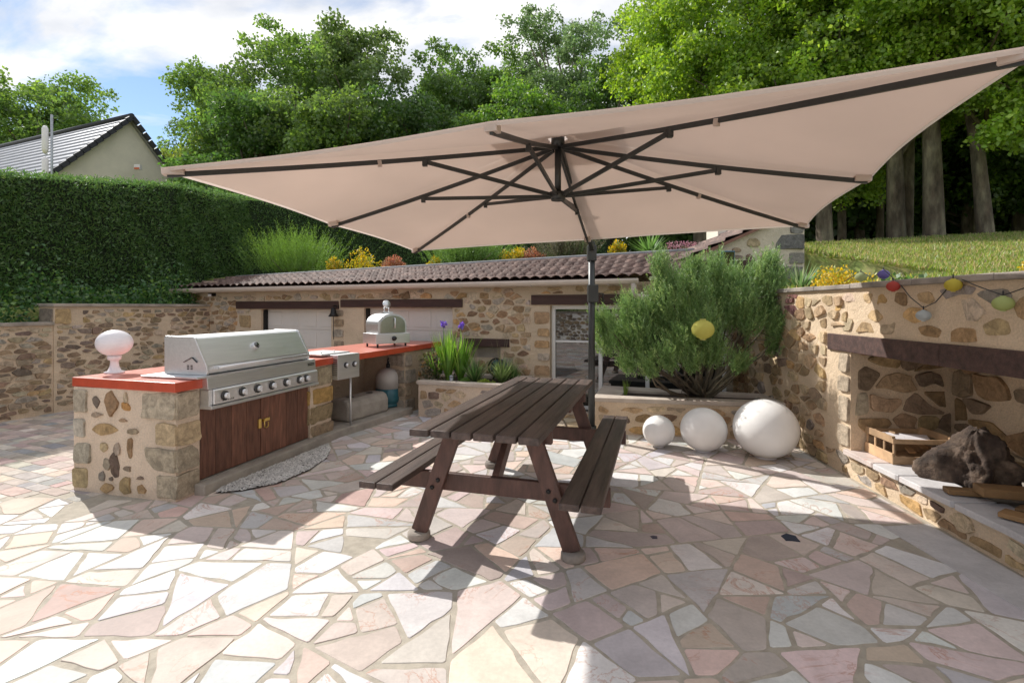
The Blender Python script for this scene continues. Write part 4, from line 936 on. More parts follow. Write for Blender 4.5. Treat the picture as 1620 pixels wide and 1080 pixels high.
# ------------------------------------------------------------------ planters
def planter(name, label, pts, ztop, soil, inner, pal=RP, mcol=None, group=None):
    t = thing(name, label, 'planter', (pts[0][0], pts[0][1], 0)); o = Vector(pts[0])
    mb = Masonry(); mb.col = mcol or KM; n = len(pts); P_ = [Vector(p)-o for p in pts]; I_ = [Vector(p)-o for p in inner]
    b = 0
    for z in (-.02, ztop-.05):
        for p in P_: mb.v.append((p.x, p.y, z))
        for p in I_: mb.v.append((p.x, p.y, z))
    for i in range(n):
        j = (i+1) % n; mb.face((i, j, 2*n+j, 2*n+i)); mb.face((n+j, n+i, 3*n+i, 3*n+j)); mb.face((2*n+i, 2*n+j, 3*n+j, 3*n+i))
    for i in (0, 1, 3):
        a, c = P_[i], P_[(i+1) % n]; u = (c-a); L = u.length; u.normalize(); nn = Vector((u.y, -u.x))
        mb.stones(V2(a), V2(u), (0, 0, 1), V2(nn), L, ztop-.07, .22, .12, .6, .93, .1, pal=pal, depth=.014)
    mb.build('masonry', t)
    q = MB(); 
    for z in (ztop-.048, ztop):
        for p in P_:
            d = (p-sum(P_, Vector((0, 0)))/n).normalized()*.03; q.v.append((p.x+d.x, p.y+d.y, z))
        for p in I_: q.v.append((p.x, p.y, z))
    for i in range(n):
        j = (i+1) % n; q.face((i, j, 2*n+j, 2*n+i)); q.face((n+j, n+i, 3*n+i, 3*n+j)); q.face((2*n+i, 2*n+j, 3*n+j, 3*n+i)); q.face((j, i, n+i, n+j))
    q.build('coping', M['coping_pale'], t, bevel=.006)
    q = MB(); q.poly([(p.x, p.y, soil) for p in I_]); q.build('soil', M['soil'], t)
    return t
planter('iris_planter', 'low stone planter full of irises between the counter and the glazed door', [(-1.28, 6.92), (-.06, 6.52), (.30, 7.38), (-.95, 7.83)], .49, .44, [(-1.10, 6.99), (-.14, 6.68), (.10, 7.26), (-.85, 7.65)])
planter('rosemary_planter', 'long stone planter with a wide pale rim holding the rosemary', [(.99, 6.02), (3.06, 5.64), (3.15, 6.26), (1.27, 6.93)], .42, .385, [(1.32, 6.16), (2.92, 5.86), (2.98, 6.12), (1.5, 6.55)], mcol=RM)
q = Pave(); xx = -.3
strip = [(.10, 6.35), (1.0, 6.1), (1.15, 6.8), (.5, 7.22), (.33, 7.24)]
ss = []; split(strip, .05, ss)
for p in ss:
    p = inset(p, .012)
    if len(p) > 2: q.slab(chaikin(rough(p, .1, .005), .15), 0, .045, pick([((.44, .30, .18), 2), ((.50, .40, .29), 2), ((.46, .34, .22), 1)]))
so_ = q.build('stone_step', M['cobble']); tag(so_, 'low ochre stone step below the glazed door behind the picnic table', 'step')

# ------------------------------------------------------------------ floor balls, paper lanterns
for px, py, r, sq, lab in ((1042, 706, .167, .98, 'smallest white floor ball, nearest the picnic bench'), (1113, 713, .232, .96, 'medium white floor ball between the small and large ones'), (1211, 723, .303, .95, 'largest white floor ball, against the stone wall')):
    g_ = G(px, py); o = thing('ball_lamp', lab, 'ball lamp', (g_.x, g_.y, 0), random.uniform(0, 3), 'white ball lamps before the planter')
    q = MB(); q.lathe([(r*math.sin(a), r*sq*(1-math.cos(a)) ) for a in np.linspace(.30, 3.13, 26)], (0, 0, -r*sq*(1-math.cos(.30))+.012), 40); q.build('globe', M['ball'], o)
    q = MB(); q.lathe([(r*.32, 0), (r*.34, .006), (r*.30, .0135)], n=24); q.build('base_ring', M['white_plastic'], o)
def lantern(name, label, c, r, col, sq=.86, group=None, cap=True):
    o = thing(name, label, 'lantern', (c.x, c.y, c.z), 0, group); q = MB(); prof = []
    nr = 13
    for i in range(nr+1):
        a = .28+(math.pi-.56)*i/nr; prof.append((r*math.sin(a), -r*sq*math.cos(a)))
        if i < nr: a += (math.pi-.56)/nr/2; prof.append((r*.975*math.sin(a), -r*sq*.985*math.cos(a)))
    q.lathe(prof, n=24); q.build('paper_shade', paper('lantern_paper', col), o)
    rm = mat('lantern_rim', tuple(x*.8 for x in col), .6)
    q = MB(); q.lathe([(r*.27, r*sq*.9), (r*.27, r*sq*1.1)], n=16); q.build('rim', rm, o)
    q = MB(); q.lathe([(r*.27, -r*sq*1.1), (r*.27, -r*sq*.9)], n=16); q.build('rim', rm, o)
    q = MB(); q.tube([(0, 0, r*sq), (0, 0, r*sq*1.1+r*.55)], .003 if r > .1 else .004, 5); q.build('wire', M['black'], o)
    return o
yl = P(1112, 521, 5.55); lantern('paper_lantern', 'yellow ribbed paper lantern hanging in the rosemary bush', yl, .122, (.74, .70, .20))
def RWp(px, py, off=.05):
    k = (px-CX)/F; Y = (2.6506-off)/(k-.074); return P(px, py, Y)
SL = [(1362, 438, 9.5, (.42, .46, .22), 'pale olive lantern on the coping beside the yellow bush'), (1398, 434, 9.5, (.24, .19, .50), 'violet lantern on the coping above the red one'), (1413, 453, 10.5, (.58, .06, .035), 'red string lantern just below the coping'), (1461, 499, 11.5, (.62, .66, .66), 'white string lantern hanging lowest over a dark stone'), (1508, 451, 13, (.70, .58, .05), 'bright yellow string lantern at the coping edge'), (1587, 480, 15.5, (.54, .62, .22), 'large lime green string lantern nearest the right edge')]
for px, py, rp_, col, lab in SL:
    o_ = -.10 if px < 1400 else .06; c = RWp(px, py, o_); lantern('string_lantern', lab, c, .9*rp_*c.y/F, tuple(x*.85+.06 for x in col), .82, 'coloured lanterns on the string')
q = MB(); cps = [(1335, 446, -.1), (1362, 429, -.1), (1380, 440, -.1), (1398, 426, -.1), (1413, 440, .03), (1423, 448, .03), (1440, 470, .05), (1461, 487, .06), (1480, 478, .05), (1500, 455, .05), (1518, 440, .03), (1545, 452, .05), (1587, 467, .06), (1605, 461, .05), (1640, 449, .04), (1700, 434, .03)]
q.tube([RWp(a, b, c) for a, b, c in cps], .0035, 5); tag(q.build('lantern_string', M['black']), 'thin dark cable of the lantern string sagging along the coping', 'cable')

# ------------------------------------------------------------------ picnic table
TC = Vector((.092, 3.88)); TD = Vector((.28, .96)); tab = thing('picnic_table', 'dark brown wooden picnic table with attached benches under the parasol', 'picnic table', (TC.x, TC.y, 0), math.atan2(TD.y, TD.x))
# local x along the table (far), y to the left
TH = .80; L2 = 1.13
for i in range(6):
    y0 = -.385+i*.1300; q = MB(); q.box(-L2+random.uniform(-.004, .004), L2, y0, y0+.117, TH-.042, TH+random.uniform(-.001, .001)); q.build('top_plank', M['table_wood'], tab, bevel=.006)
for s in (-1, 1):
    bn = bpy.data.objects.new('bench', None); C.objects.link(bn); bn.parent = tab; bn.location = (0, s*.60, 0)
    for k in (-1, 1):
        q = MB(); q.box(-L2, L2, (-.112 if k < 0 else .004), (-.004 if k < 0 else .112), .428, .468); q.build('seat_plank', M['table_wood'], bn, bevel=.006)
for fx_ in (-.76, .76):
    sg = -1 if fx_ < 0 else 1
    for s in (-1, 1):
        q = MB(); q.bar((fx_, s*.50, .045), (fx_, s*.24, TH-.043), .045, .105, up=(0, s*1, .3)); q.build('leg', M['frame_wood'], tab, bevel=.005)
        q = MB(); q.lathe([(.07, 0), (.075, .01), (.074, .035), (.068, .045)], (fx_, s*.505, .0), 20); q.build('foot_pad', M['coping'], tab)
    q = MB(); xo = fx_-sg*.046; q.box(xo-.0225, xo+.0225, -.72, .72, .315, .427); q.build('seat_beam', M['frame_wood'], tab, bevel=.006)
    q = MB(); q.box(xo-.0225, xo+.0225, -.37, .37, TH-.14, TH-.043); q.build('top_batten', M['frame_wood'], tab, bevel=.006)
    q = MB()
    for s in (-1, 1):
        for dz, dy in ((.345, .37), (.395, .33)): q.lathe([(.014, 0), (.014, .008), (.006, .012)], (fx_+sg*.023, s*(dy+.05-.02), dz), 12, M=Matrix.Rotation(R(90*sg), 3, 'Y'))
    q.build('bolt', M['iron'], tab)
    q = MB(); q.bar((xo-sg*.03, 0, .40), (sg*.20, 0, TH-.045), .045, .09); q.build('brace', M['frame_wood'], tab, bevel=.005)
q = MB(); q.box(-.05, .05, -.37, .37, TH-.085, TH-.043); q.build('centre_batten', M['frame_wood'], tab, bevel=.005)

# ------------------------------------------------------------------ cantilever parasol
cL = Vector((-2.0, 2.89, 2.275)); cB = Vector((-1.12, 5.78, 2.136)); cR = Vector((2.68, 4.60, 2.234)); cT = Vector((1.80, 1.71, 2.37))
MBs = Vector((.91, 5.78, 0)); par = thing('parasol', 'large beige cantilever parasol with dark ribs over the picnic table', 'parasol', MBs)
ctr = (cL+cB+cR+cT)/4; apex = ctr+Vector((0, 0, .49)); TI = Matrix.Translation(-MBs)
ends = [cL, (cL+cB)/2, cB, (cB+cR)/2, cR, (cR+cT)/2, cT, (cT+cL)/2]
q = MB(); q.smooth = True; NR, NA = 14, 12
def surf(k, r, a, lift=0):
    e1, e2 = ends[k], ends[(k+1) % 8]; p = e1.lerp(e2, a); p = ctr+(p-ctr)*(1-.03*math.sin(math.pi*a)); v = apex.lerp(p, r)
    v.z -= .020*math.sin(math.pi*a)*r*(1.1-r)*1.5; v.z -= .015*math.sin(math.pi*r)+.012*math.sin(a*math.pi*3+k)*max(0, .35-r)
    return v+Vector((0, 0, lift))
for lay, lf in ((0, .012), (1, .020)):
    for k in range(8):
        b = len(q.v)
        for i in range(NR+1):
            for j in range(NA+1): q.v.append(surf(k, .035+.965*i/NR, j/NA, lf))
        for i in range(NR):
            for j in range(NA):
                a = b+i*(NA+1)+j; q.face((a, a+1, a+NA+2, a+NA+1))
q.v = [tuple(v) for v in q.v]
can = q.build('canopy', M['canvas'], par, M=TI)
q = MB()
for k in range(8):
    for j in range(NA):
        a, b = surf(k, 1, j/NA, .02), surf(k, 1, (j+1)/NA, .02); d = Vector((0, 0, -.022)); q.poly([a, b, b+d, a+d])
q.build('hem', M['canvas'], can, M=TI)
q = MB(); q.smooth = True
for k in range(8):
    b = len(q.v)
    for i in range(6):
        for j in range(7):
            v = surf(k, .03+.2*i/5, j/6, .06+.02*(1-i/5)); q.v.append(v)
    for i in range(5):
        for j in range(6): a = b+i*7+j; q.face((a, a+1, a+8, a+7))
q.build('vent_cap', M['canvas'], can, M=TI)
hubt = apex+Vector((0, 0, -.05)); hubl = Vector((ctr.x, ctr.y, 2.315))
for k in range(8):
    e = ends[k]; a = hubt; bp2 = apex.lerp(e, .99); bp2.z -= .012
    q = MB(); pts = [a.lerp(bp2, t)+Vector((0, 0, -.014-.015*math.sin(math.pi*t))) for t in np.linspace(0.02, 1, 9)]
    for p_, p2_ in zip(pts, pts[1:]): q.bar(p_, p2_, .016, .028)
    rb = q.build('rib', M['alu'], par, M=TI)
    tt = .40 if k % 2 == 0 else .56; m_ = a.lerp(bp2, tt)+Vector((0, 0, -.014-.015*math.sin(math.pi*tt)-.02))
    q = MB(); q.bar(hubl+(m_-hubl)*.06, m_, .018, .026); q.box(m_.x-.016, m_.x+.016, m_.y-.016, m_.y+.016, m_.z-.03, m_.z+.015); q.build('strut', M['alu'], rb, M=TI)
    q = MB(); q.bar(apex.lerp(e, .955)-Vector((0, 0, .018)), apex.lerp(e, .999)-Vector((0, 0, .006)), .06, .035); q.build('pocket', M['canvas'], rb, M=TI)
    if k % 2 == 0:
        q = MB(); c_p = a.lerp(bp2, .52)+Vector((0, 0, -.04)); d_ = (bp2-a).normalized(); q.bar(c_p-d_*.012, c_p+d_*.012, .03, .038); q.build('fabric_loop', M['canvas'], rb, M=TI)
q = MB(); q.tube([hubl+Vector((0, 0, .02)), hubt], .024, 12); q.tube([hubt-Vector((0, 0, .02)), hubt+Vector((0, 0, .10))], .05, 14); q.build('centre_post', M['alu'], par, M=TI)
q = MB(); q.tube([hubl+Vector((0, 0, -.03)), hubl+Vector((0, 0, .03))], [.05, .065], 16); q.build('hub', M['alu'], par, M=TI)
mt_ = MBs+Vector((0, 0, 2.24)); clampP = P(937, 392, 5.72)
q = MB(); a1_ = hubt+Vector((0, 0, .03)); q.bar(a1_, clampP+Vector((0, 0, .0)), .045, .07); q.build('cantilever_arm', M['alu'], par, bevel=.008, M=TI)
mid = a1_.lerp(clampP, .55); q = MB(); q.bar(hubl, mid, .02, .028); q.tube([mid+Vector((-.05, 0, 0)), mid+Vector((.06, 0, 0))], .04, 12); q.build('tilt_strut', M['alu'], par, M=TI)
q = MB(); q.tube([MBs+Vector((0, 0, .05)), mt_], .038, 14); q.tube([MBs+Vector((0, 0, .02)), MBs+Vector((0, 0, .14))], .055, 14); q.build('mast', M['alu'], par, M=TI)
q = MB(); q.box(MBs.x-.05, MBs.x+.05, MBs.y-.055, MBs.y+.055, 2.02, 2.20); q.box(MBs.x-.045, MBs.x+.07, MBs.y-.06, MBs.y+.06, 1.55, 1.75); cb_ = q.build('crank_housing', M['alu'], par, bevel=.01, M=TI)
q = MB(); q.tube([MBs+Vector((.07, 0, 1.65)), MBs+Vector((.13, 0, 1.65)), MBs+Vector((.13, 0, 1.55))], .01, 8); q.build('crank_handle', M['black'], cb_, M=TI)
q = MB()
for an in (20, 110): d = Vector((math.cos(R(an)), math.sin(R(an)), 0))*.30; q.bar(MBs-d+Vector((0, 0, .025)), MBs+d+Vector((0, 0, .0251+(an > 50)*.002)), .07, .04)
q.build('base_cross', M['alu'], par, M=TI)

# ------------------------------------------------------------------ crate, stump and planks in the niche
ct = thing('wooden_crate', 'pale slatted wooden crate at the left end of the niche', 'crate', (3.045, 4.05, .240), math.atan2(1, .074)-.03)
CXL, CYL, CHh = .37, .46, .225      # local x goes away from the camera, local y to the left: box reaches right (negative y)
def slat(parent, x0, x1, y0, y1, z0, z1):
    q = MB(); k = random.uniform(.75, 1.2); q.box(x0, x1, y0, y1, z0, z1, (.50*k, .33*k, .19*k)); return q.build('slat', M['raw_wood'], parent, bevel=.002)
for z0, z1 in ((.0, .085), (.165, .222)):
    slat(ct, 0, CXL, -.012, 0, z0, z1); slat(ct, 0, CXL, -CYL, -CYL+.012, z0, z1); slat(ct, -.010, -.0005, -CYL, 0, z0, z1-.02); slat(ct, CXL+.0005, CXL+.01, -CYL, 0, z0, z1-.02)
for x in (0, .12, .24, CXL-.02):
    slat(ct, x, x+.02, -.024, -.0125, .0, .222)
for x in (0.001, CXL-.021):
    slat(ct, x, x+.02, -CYL+.0125, -CYL+.035, .0, .222)
slat(ct, .02, CXL-.02, -CYL+.03, -.03, .004, .014)
q = MB()
for i in range(5):
    a = (random.uniform(.05, .3), -random.uniform(.08, .4), .05+.03*i); b = (random.uniform(.05, .34), -random.uniform(.05, .42), .07+.035*i); k = random.uniform(.6, 1.2); q.bar(a, b, .05, .016, col=(.48*k, .30*k, .16*k))
tag(q.build('kindling', M['raw_wood'], None), 'loose split kindling sticks lying inside the pale crate', 'kindling')
ko = bpy.data.objects['kindling']; ko.location = ct.location; ko.rotation_euler = ct.rotation_euler
q = MB(); pr_ = [Vector((0.10, -.10, .175)), Vector((.22, -.05, .20)), Vector((.16, -.36, .195)), Vector((.04, -.33, .16))]
for k in range(4): pass
q.hexa([tuple(v) for v in pr_]+[tuple(v+Vector((0, 0, .006))) for v in pr_]); pw = q.build('newspaper', M['white_plastic']); tag(pw, 'folded white paper lying on the kindling in the crate', 'paper'); pw.location = ct.location; pw.rotation_euler = ct.rotation_euler
# stump
st = MB(); st.smooth = True; b = 0; NV, NU = 60, 90
ra = random.Random(3); ph = [ra.uniform(0, 6.3) for _ in range(12)]
for i in range(NV+1):
    v = i/NV*math.pi
    for j in range(NU):
        u = j/NU*2*math.pi
        r = 1+.22*math.sin(2*u+ph[0]+v)+.16*math.sin(3*u+ph[1]-2*v)+.10*math.sin(5*u+ph[2]+3*v)+.07*math.sin(8*u+ph[3]+5*v)+.04*math.sin(13*u+4*v+ph[4])
        x = math.sin(v)*math.cos(u)*.36*r; y = math.sin(v)*math.sin(u)*.22*r; z = -math.cos(v)*.24*(1+.3*(r-1))
        z += .12*max(0, 1-abs(x-.05)/.22)-.04
        nz = mnoise.fractal(Vector((x*4, y*4, z*4)), .9, 2.1, 5); nd = Vector((x, y, z)).normalized() if x*x+y*y+z*z > 1e-6 else Vector((0, 0, 1)); x += nd.x*nz*.085; y += nd.y*nz*.085; z += nd.z*nz*.085
        st.v.append((x, y, max(z+.14, 0)))
for i in range(NV):
    for j in range(NU): st.face((i*NU+j, i*NU+(j+1) % NU, (i+1)*NU+(j+1) % NU, (i+1)*NU+j))
so2 = st.build('tree_stump', M['stump']); so2.location = (3.33, 3.62, .235); so2.rotation_euler = (0, 0, R(-8)); so2.scale = (.66, .8, .84); tag(so2, 'dark gnarled tree stump lying in the wall niche', 'stump')
for i, (a, b, r_, tw, lab) in enumerate((((3.50, 3.42, .31), (3.72, 3.02, .30), .085, .3, 'split log with pale cut end right of the gnarled stump'), ((3.62, 3.66, .31), (3.78, 3.30, .32), .075, 1.4, 'split log lying behind the gnarled stump'), ((3.60, 3.30, .44), (3.76, 2.95, .43), .07, 2.2, 'split log stacked on top of two other logs'))):
    a = Vector(a); b = Vector(b); d = (b-a).normalized(); sd = d.cross(Vector((0, 0, 1))).normalized(); up = sd.cross(d); q = MB(); pr = [(math.cos(t)*r_*random.uniform(.9, 1.1), math.sin(t)*r_*random.uniform(.9, 1.1)) for t in np.linspace(tw, tw+2.3, 8)]+[(-.35*r_*math.cos(tw+1.15), -.35*r_*math.sin(tw+1.15))]
    n = len(pr)
    for p in (a, b): q.v += [tuple(p-a+sd*x+up*y) for x, y in pr]
    for k in range(n): q.face((k, (k+1) % n, n+(k+1) % n, n+k), (.09, .06, .04) if k < n-2 else (.42, .27, .14))
    q.face(range(n)[::-1], (.45, .31, .18)); q.face(range(n, 2*n), (.45, .31, .18)); o = q.build('log', M['raw_wood'], bevel=.003); o.location = a; tag(o, lab, 'log', 'split logs in the niche')
PLK = [((2.93, 3.42, .262), (3.75, 3.14, .275), .09, .035, 'thin weathered plank leaning foremost across the stump base', .8), ((3.02, 3.28, .315), (3.85, 3.00, .325), .13, .055, 'thick split board lying over the thin plank', .85), ((2.95, 3.05, .262), (3.35, 2.35, .262), .12, .03, 'flat pale board lying along the ledge slabs at right edge', 1.1), ((3.10, 3.10, .262), (3.55, 2.35, .275), .12, .035, 'darker board lying behind the flat pale board', .6)]
for a, b, wd, th_, lab, k in PLK:
    q = MB(); a, b = Vector(a), Vector(b); q.bar(a-a, b-a, wd, th_, col=(.30*k, .175*k, .075*k)); o = q.build('plank', M['raw_wood'], bevel=.006); o.location = a; tag(o, lab, 'plank', 'planks in the niche')

# ------------------------------------------------------------------ rosemary
def shoots(name, bases, dirs, length, per, nl, base_col, parent, width=.28, alt=None, mt=None, tipw=1.0):
    bases = np.asarray(bases); dirs = np.asarray(dirs); n = len(bases)
    dirs = dirs/np.linalg.norm(dirs, axis=1)[:, None]; L = length*RNG.uniform(.6, 1.25, n)
    t = np.tile(np.linspace(.02, 1, per), n); idx = np.repeat(np.arange(n), per)
    bend = RNG.normal(size=(n, 3))*.12
    pos = bases[idx]+dirs[idx]*(L[idx]*t)[:, None]+bend[idx]*(L[idx]*t**2)[:, None]
    r = RNG.normal(size=(len(pos), 3)); d = dirs[idx]*.75; r -= (r*dirs[idx]).sum(1)[:, None]*dirs[idx]; r /= np.linalg.norm(r, axis=1)[:, None]
    dd = d+r*(.85-.35*t)[:, None]
    sc = np.repeat(RNG.uniform(.72, 1.28, n), per)[:, None]; c = np.array(base_col)*sc*RNG.uniform(.85, 1.15, (len(pos), 1))
    if alt is not None: k = np.repeat(RNG.random(n) < .22, per); c[k] = np.array(alt)*RNG.uniform(.85, 1.15, (k.sum(), 1))
    return leaves(name, pos, nl, c, parent, mt or M['needle'], dirs=dd, width=width)
ros = thing('rosemary_bush', 'large bushy rosemary growing in the long planter by the stone wall', 'shrub', (2.34, 6.2, .40))
tb = Vector((2.34, 6.2, .40))
zo = lambda x, y: (840+x/2.7, 340+y/2.7)
blobs = [(330, 470, 62, 0), (400, 530, 60, .1), (330, 560, 40, 0), (440, 420, 60, 0), (480, 500, 75, .1), (500, 590, 60, -.1), (520, 665, 40, -.2), (560, 235, 48, -.1), (590, 330, 75, 0), (545, 420, 75, 0), (600, 470, 75, .1), (650, 560, 70, -.1), (690, 300, 70, 0), (700, 400, 85, .1), (740, 500, 75, -.15), (790, 250, 55, 0), (790, 330, 80, .1), (820, 430, 85, 0), (880, 300, 65, .1), (900, 380, 80, 0), (930, 460, 70, -.1), (980, 270, 65, 0), (990, 350, 75, .1), (1040, 300, 60, 0), (1040, 400, 70, 0), (1060, 480, 55, -.1), (1040, 550, 45, -.1), (770, 600, 60, -.2), (690, 640, 40, -.2), (880, 640, 40, 0), (430, 640, 42, -.1), (590, 620, 55, -.2), (1010, 225, 40, 0), (700, 235, 40, 0)]
bs, ds = [], []; brs = []
for x, y, r, dy in blobs:
    px, py = zo(x, y); Y = 5.95+dy+random.uniform(-.1, .1); c = P(px, py, Y); rr = r/2.7*Y/F*1.12; brs.append((c, rr))
    m = int(1300*rr*rr*3.2)+12
    for _ in range(m):
        v = Vector(RNG.normal(size=3)); v.normalize(); v *= rr*random.uniform(.3, .95); v.y *= 1.0; b = c+v*.9-Vector((0, 0, .06))
        if b.x > wall_x(b.y)-.06 and b.z < 1.7: b.x = wall_x(b.y)-random.uniform(.03, .15)
        if hz_n(b) > 6.95 and b.z < 1.9: b.y -= .25
        d = (b-tb); d.normalize(); d = d*.7+Vector((random.gauss(0, .3), random.gauss(0, .3), .85)); bs.append(tuple(b-tb)); ds.append(tuple(d))
shoots('foliage', bs, ds, .225, 26, .038, (.19, .32, .10), ros, width=.20, alt=(.31, .44, .15))
q = MB()
for c, rr in brs:
    m = (c-tb); pts = [Vector((random.uniform(-.06, .06), random.uniform(-.05, .05), -.02))]
    for t in (.25, .5, .75, 1): pts.append(Vector((m.x*t**.85, m.y*t, m.z*t**1.2))+Vector(RNG.normal(size=3))*.035)
    q.tube(pts, [.026, .020, .014, .009, .004], 6)
for _ in range(70):
    c, rr = random.choice(brs); m = c-tb; t = random.uniform(.3, .9); a = Vector((m.x*t, m.y*t, m.z*t**1.2)); b = a+Vector(RNG.normal(size=3))*.18; q.tube([a, (a+b)/2+Vector(RNG.normal(size=3))*.02, b], [.007, .005, .002], 5)
q.build('branches', M['bark'], ros)

# ------------------------------------------------------------------ blade plants and little shrubs
def blades(parent, c, n, L, wd, spread, col, droop=.3, name='blades', fold=True, alt=None):
    q = MB()
    for _ in range(n):
        an = random.uniform(0, 6.283); e = random.uniform(.05, 1)**.7*spread; l = L*random.uniform(.65, 1.1); d = Vector((math.cos(an)*math.sin(e), math.sin(an)*math.sin(e), math.cos(e)))
        o = Vector(c)+Vector((random.gauss(0, 1), random.gauss(0, 1), 0))*.02*spread; sd = Vector((-d.y, d.x, 0)); sd = sd.normalized() if sd.length > 1e-3 else Vector((1, 0, 0))
        k = random.uniform(.75, 1.25); cc = alt if alt and random.random() < .2 else col; cc = tuple(x*k for x in cc); prev = None; dr = random.uniform(.2, 1)*droop
        for i in range(6):
            t = i/5; p = o+d*l*t+Vector((d.x, d.y, 0))*dr*l*t*t*.5-Vector((0, 0, 1))*dr*l*t*t*.6; w_ = wd*(1-t**1.8)*.5+.0006
            b = len(q.v); q.v += [tuple(p-sd*w_), tuple(p+sd*w_)]
            if prev is not None: q.face((prev, prev+1, b+1, b), cc)
            prev = b
    return q.build(name, M['leaf'], parent)
def shrub(label, cat, c, rx, ry, rz, col, alt=None, leaf=.035, dens=1.0, name='shrub', group=None, altp=.25, kind='leaf', updir=(0, 0, .5), nblob=14, wd=.6, long=1.2):
    o = thing(name, label, cat, c, 0, group); cs = []; rs = []
    for _ in range(nblob):
        v = RNG.normal(size=3); v /= np.linalg.norm(v); v[2] = abs(v[2]); v *= RNG.uniform(.35, .85); cs.append((v[0]*rx*.85, v[1]*ry*.85, v[2]*rz*.85)); rs.append(RNG.uniform(.3, .5)*min(rx, rz, ry*1.4))
    pos, idx = clumps(cs, rs, dens*300/(min(rx, rz)**2), .85); pos = pos[pos[:, 2] > .0]
    cl = lcols(len(pos), col, .22, alt, altp); leaves('foliage', pos, leaf, cl, o, M[kind], updir=updir, width=wd, long=long)
    q = MB()
    for v in cs[:7]: q.tube([(0, 0, -.1), (v[0]*.5, v[1]*.5, v[2]*.4), v], [.014, .009, .003], 5)
    q.build('stems', M['bark'], o); return o
def bedp(px, Yd, dz=0):      # a spot on the planted bed behind the roof
    k = (px-CX)/F; return Vector((k*Yd, Yd, terrain(k*Yd, Yd)+dz))
def broom(label, px, Y, wpx, hpx_top, col, alt, nm='broom_bush', dens=1.0, cat='shrub'):
    c = bedp(px, Y); rx = wpx/2*Y/F; hz_ = H-(hpx_top-4-HZ)/F*Y-c.z; o = thing(nm, label, cat, c); n = int(520*dens)
    bs = [(random.gauss(0, .38)*rx, random.gauss(0, .3)*rx*.8, random.uniform(0, .25)*hz_) for _ in range(n)]
    ds = [(b[0]/rx*.75+random.gauss(0, .12), b[1]/rx*.6+random.gauss(0, .12), 1) for b in bs]
    shoots('foliage', bs, ds, hz_*.95, 34, .05, col, o, width=.16, alt=alt)
    q = MB()
    for b in bs[:16]: q.tube([(b[0]*.3, b[1]*.3, -.1), (b[0], b[1], hz_*.4)], [.014, .005], 5)
    q.build('stems', M['bark'], o); return o
broom('wide bright green broom bush above the left garage roof', 468, 11.4, 128, 384, (.16, .30, .045), (.22, .38, .06), dens=1.5)
broom('low green broom bush above the roof under the parasol corner', 742, 9.9, 120, 388, (.14, .27, .05), (.20, .34, .07), dens=1.2)
broom('grey leafless looking bush behind the roof beside the parasol mast', 895, 9.6, 80, 378, (.15, .14, .085), (.13, .2, .06), nm='grey_bush', dens=.7)
def yellow(label, px, Y, rpx, top, col=(.55, .42, .03), alt=(.20, .27, .03), bottom=None, leaf=.04, nm='euonymus_bush', cat='shrub'):
    c = bedp(px, Y); zt = H-(top-6-HZ)/F*Y; rx = rpx*1.15*Y/F
    return shrub(label, cat, c, rx, rx*.8, max(.12, zt-c.z), col, alt, leaf, 1.6, nm, altp=.3)
yellow('round yellow variegated bush right of the green broom', 574, 11.0, 31, 389)
yellow('low yellow cushion plant touching the green broom', 530, 10.9, 15, 408)
yellow('rusty red cushion plant right of the round yellow bush', 622, 10.7, 20, 405, (.40, .17, .10), (.30, .2, .1))
yellow('small yellow plant left of the low broom under the parasol', 688, 10.3, 11, 404)
yellow('yellow bush between the low broom and the rusty cushion', 812, 9.8, 22, 389)
yellow('rusty cushion plant beside the grey bush', 846, 9.7, 18, 396, (.42, .19, .11), (.3, .2, .1))
yellow('bright yellow bush just right of the parasol mast', 978, 9.3, 16, 380)
o = thing('yucca', 'spiky green yucca above the roof right of the parasol mast', 'yucca', bedp(1028, 9.2)); blades(o, (0, 0, .0), 90, .50, .035, 1.25, (.13, .26, .07), .15, alt=(.25, .36, .14))
o = thing('pink_flowers', 'row of small dusky pink flowers on thin stems above the roof', 'flowers', bedp(1082, 9.0))
blades(o, (0, 0, 0), 60, .16, .006, 1.0, (.09, .13, .04), .1, 'stems')
pos = np.array([(random.uniform(-.3, .3), random.uniform(-.12, .12), random.uniform(.07, .20)) for _ in range(420)]); leaves('petals', pos, .022, lcols(420, (.42, .20, .25), .25), o, M['petal'], width=1.0)
# right of the gable, on the bank
yb = P(1266, 452, 6.6); yb.z = terrain(yb.x, yb.y)-.02
o = thing('yucca', 'striped upright yucca at the corner of the stone wall coping', 'yucca', (yb.x, yb.y, 1.66)); blades(o, (0, 0, 0), 75, .46, .045, .95, (.14, .24, .09), .12, alt=(.33, .40, .20))
def onbank(px, Y): k = (px-CX)/F; x = k*Y; return Vector((x, Y, max(terrain(x, Y), 1.62)))
c = onbank(1328, 5.35); c.z += .04; shrub('bright yellow bush on the bank behind the pale olive lantern', 'shrub', c, .38, .24, .34, (.62, .46, .03), (.30, .34, .04), .032, 2.2, 'euonymus_bush', altp=.2)
c = onbank(1648, 3.9); shrub('tall yellow bush cut by the right edge of the view', 'shrub', (c.x+.05, c.y, c.z-.02), .22, .22, .46, (.62, .46, .03), (.30, .34, .04), .032, 2.2, 'euonymus_bush', altp=.2)
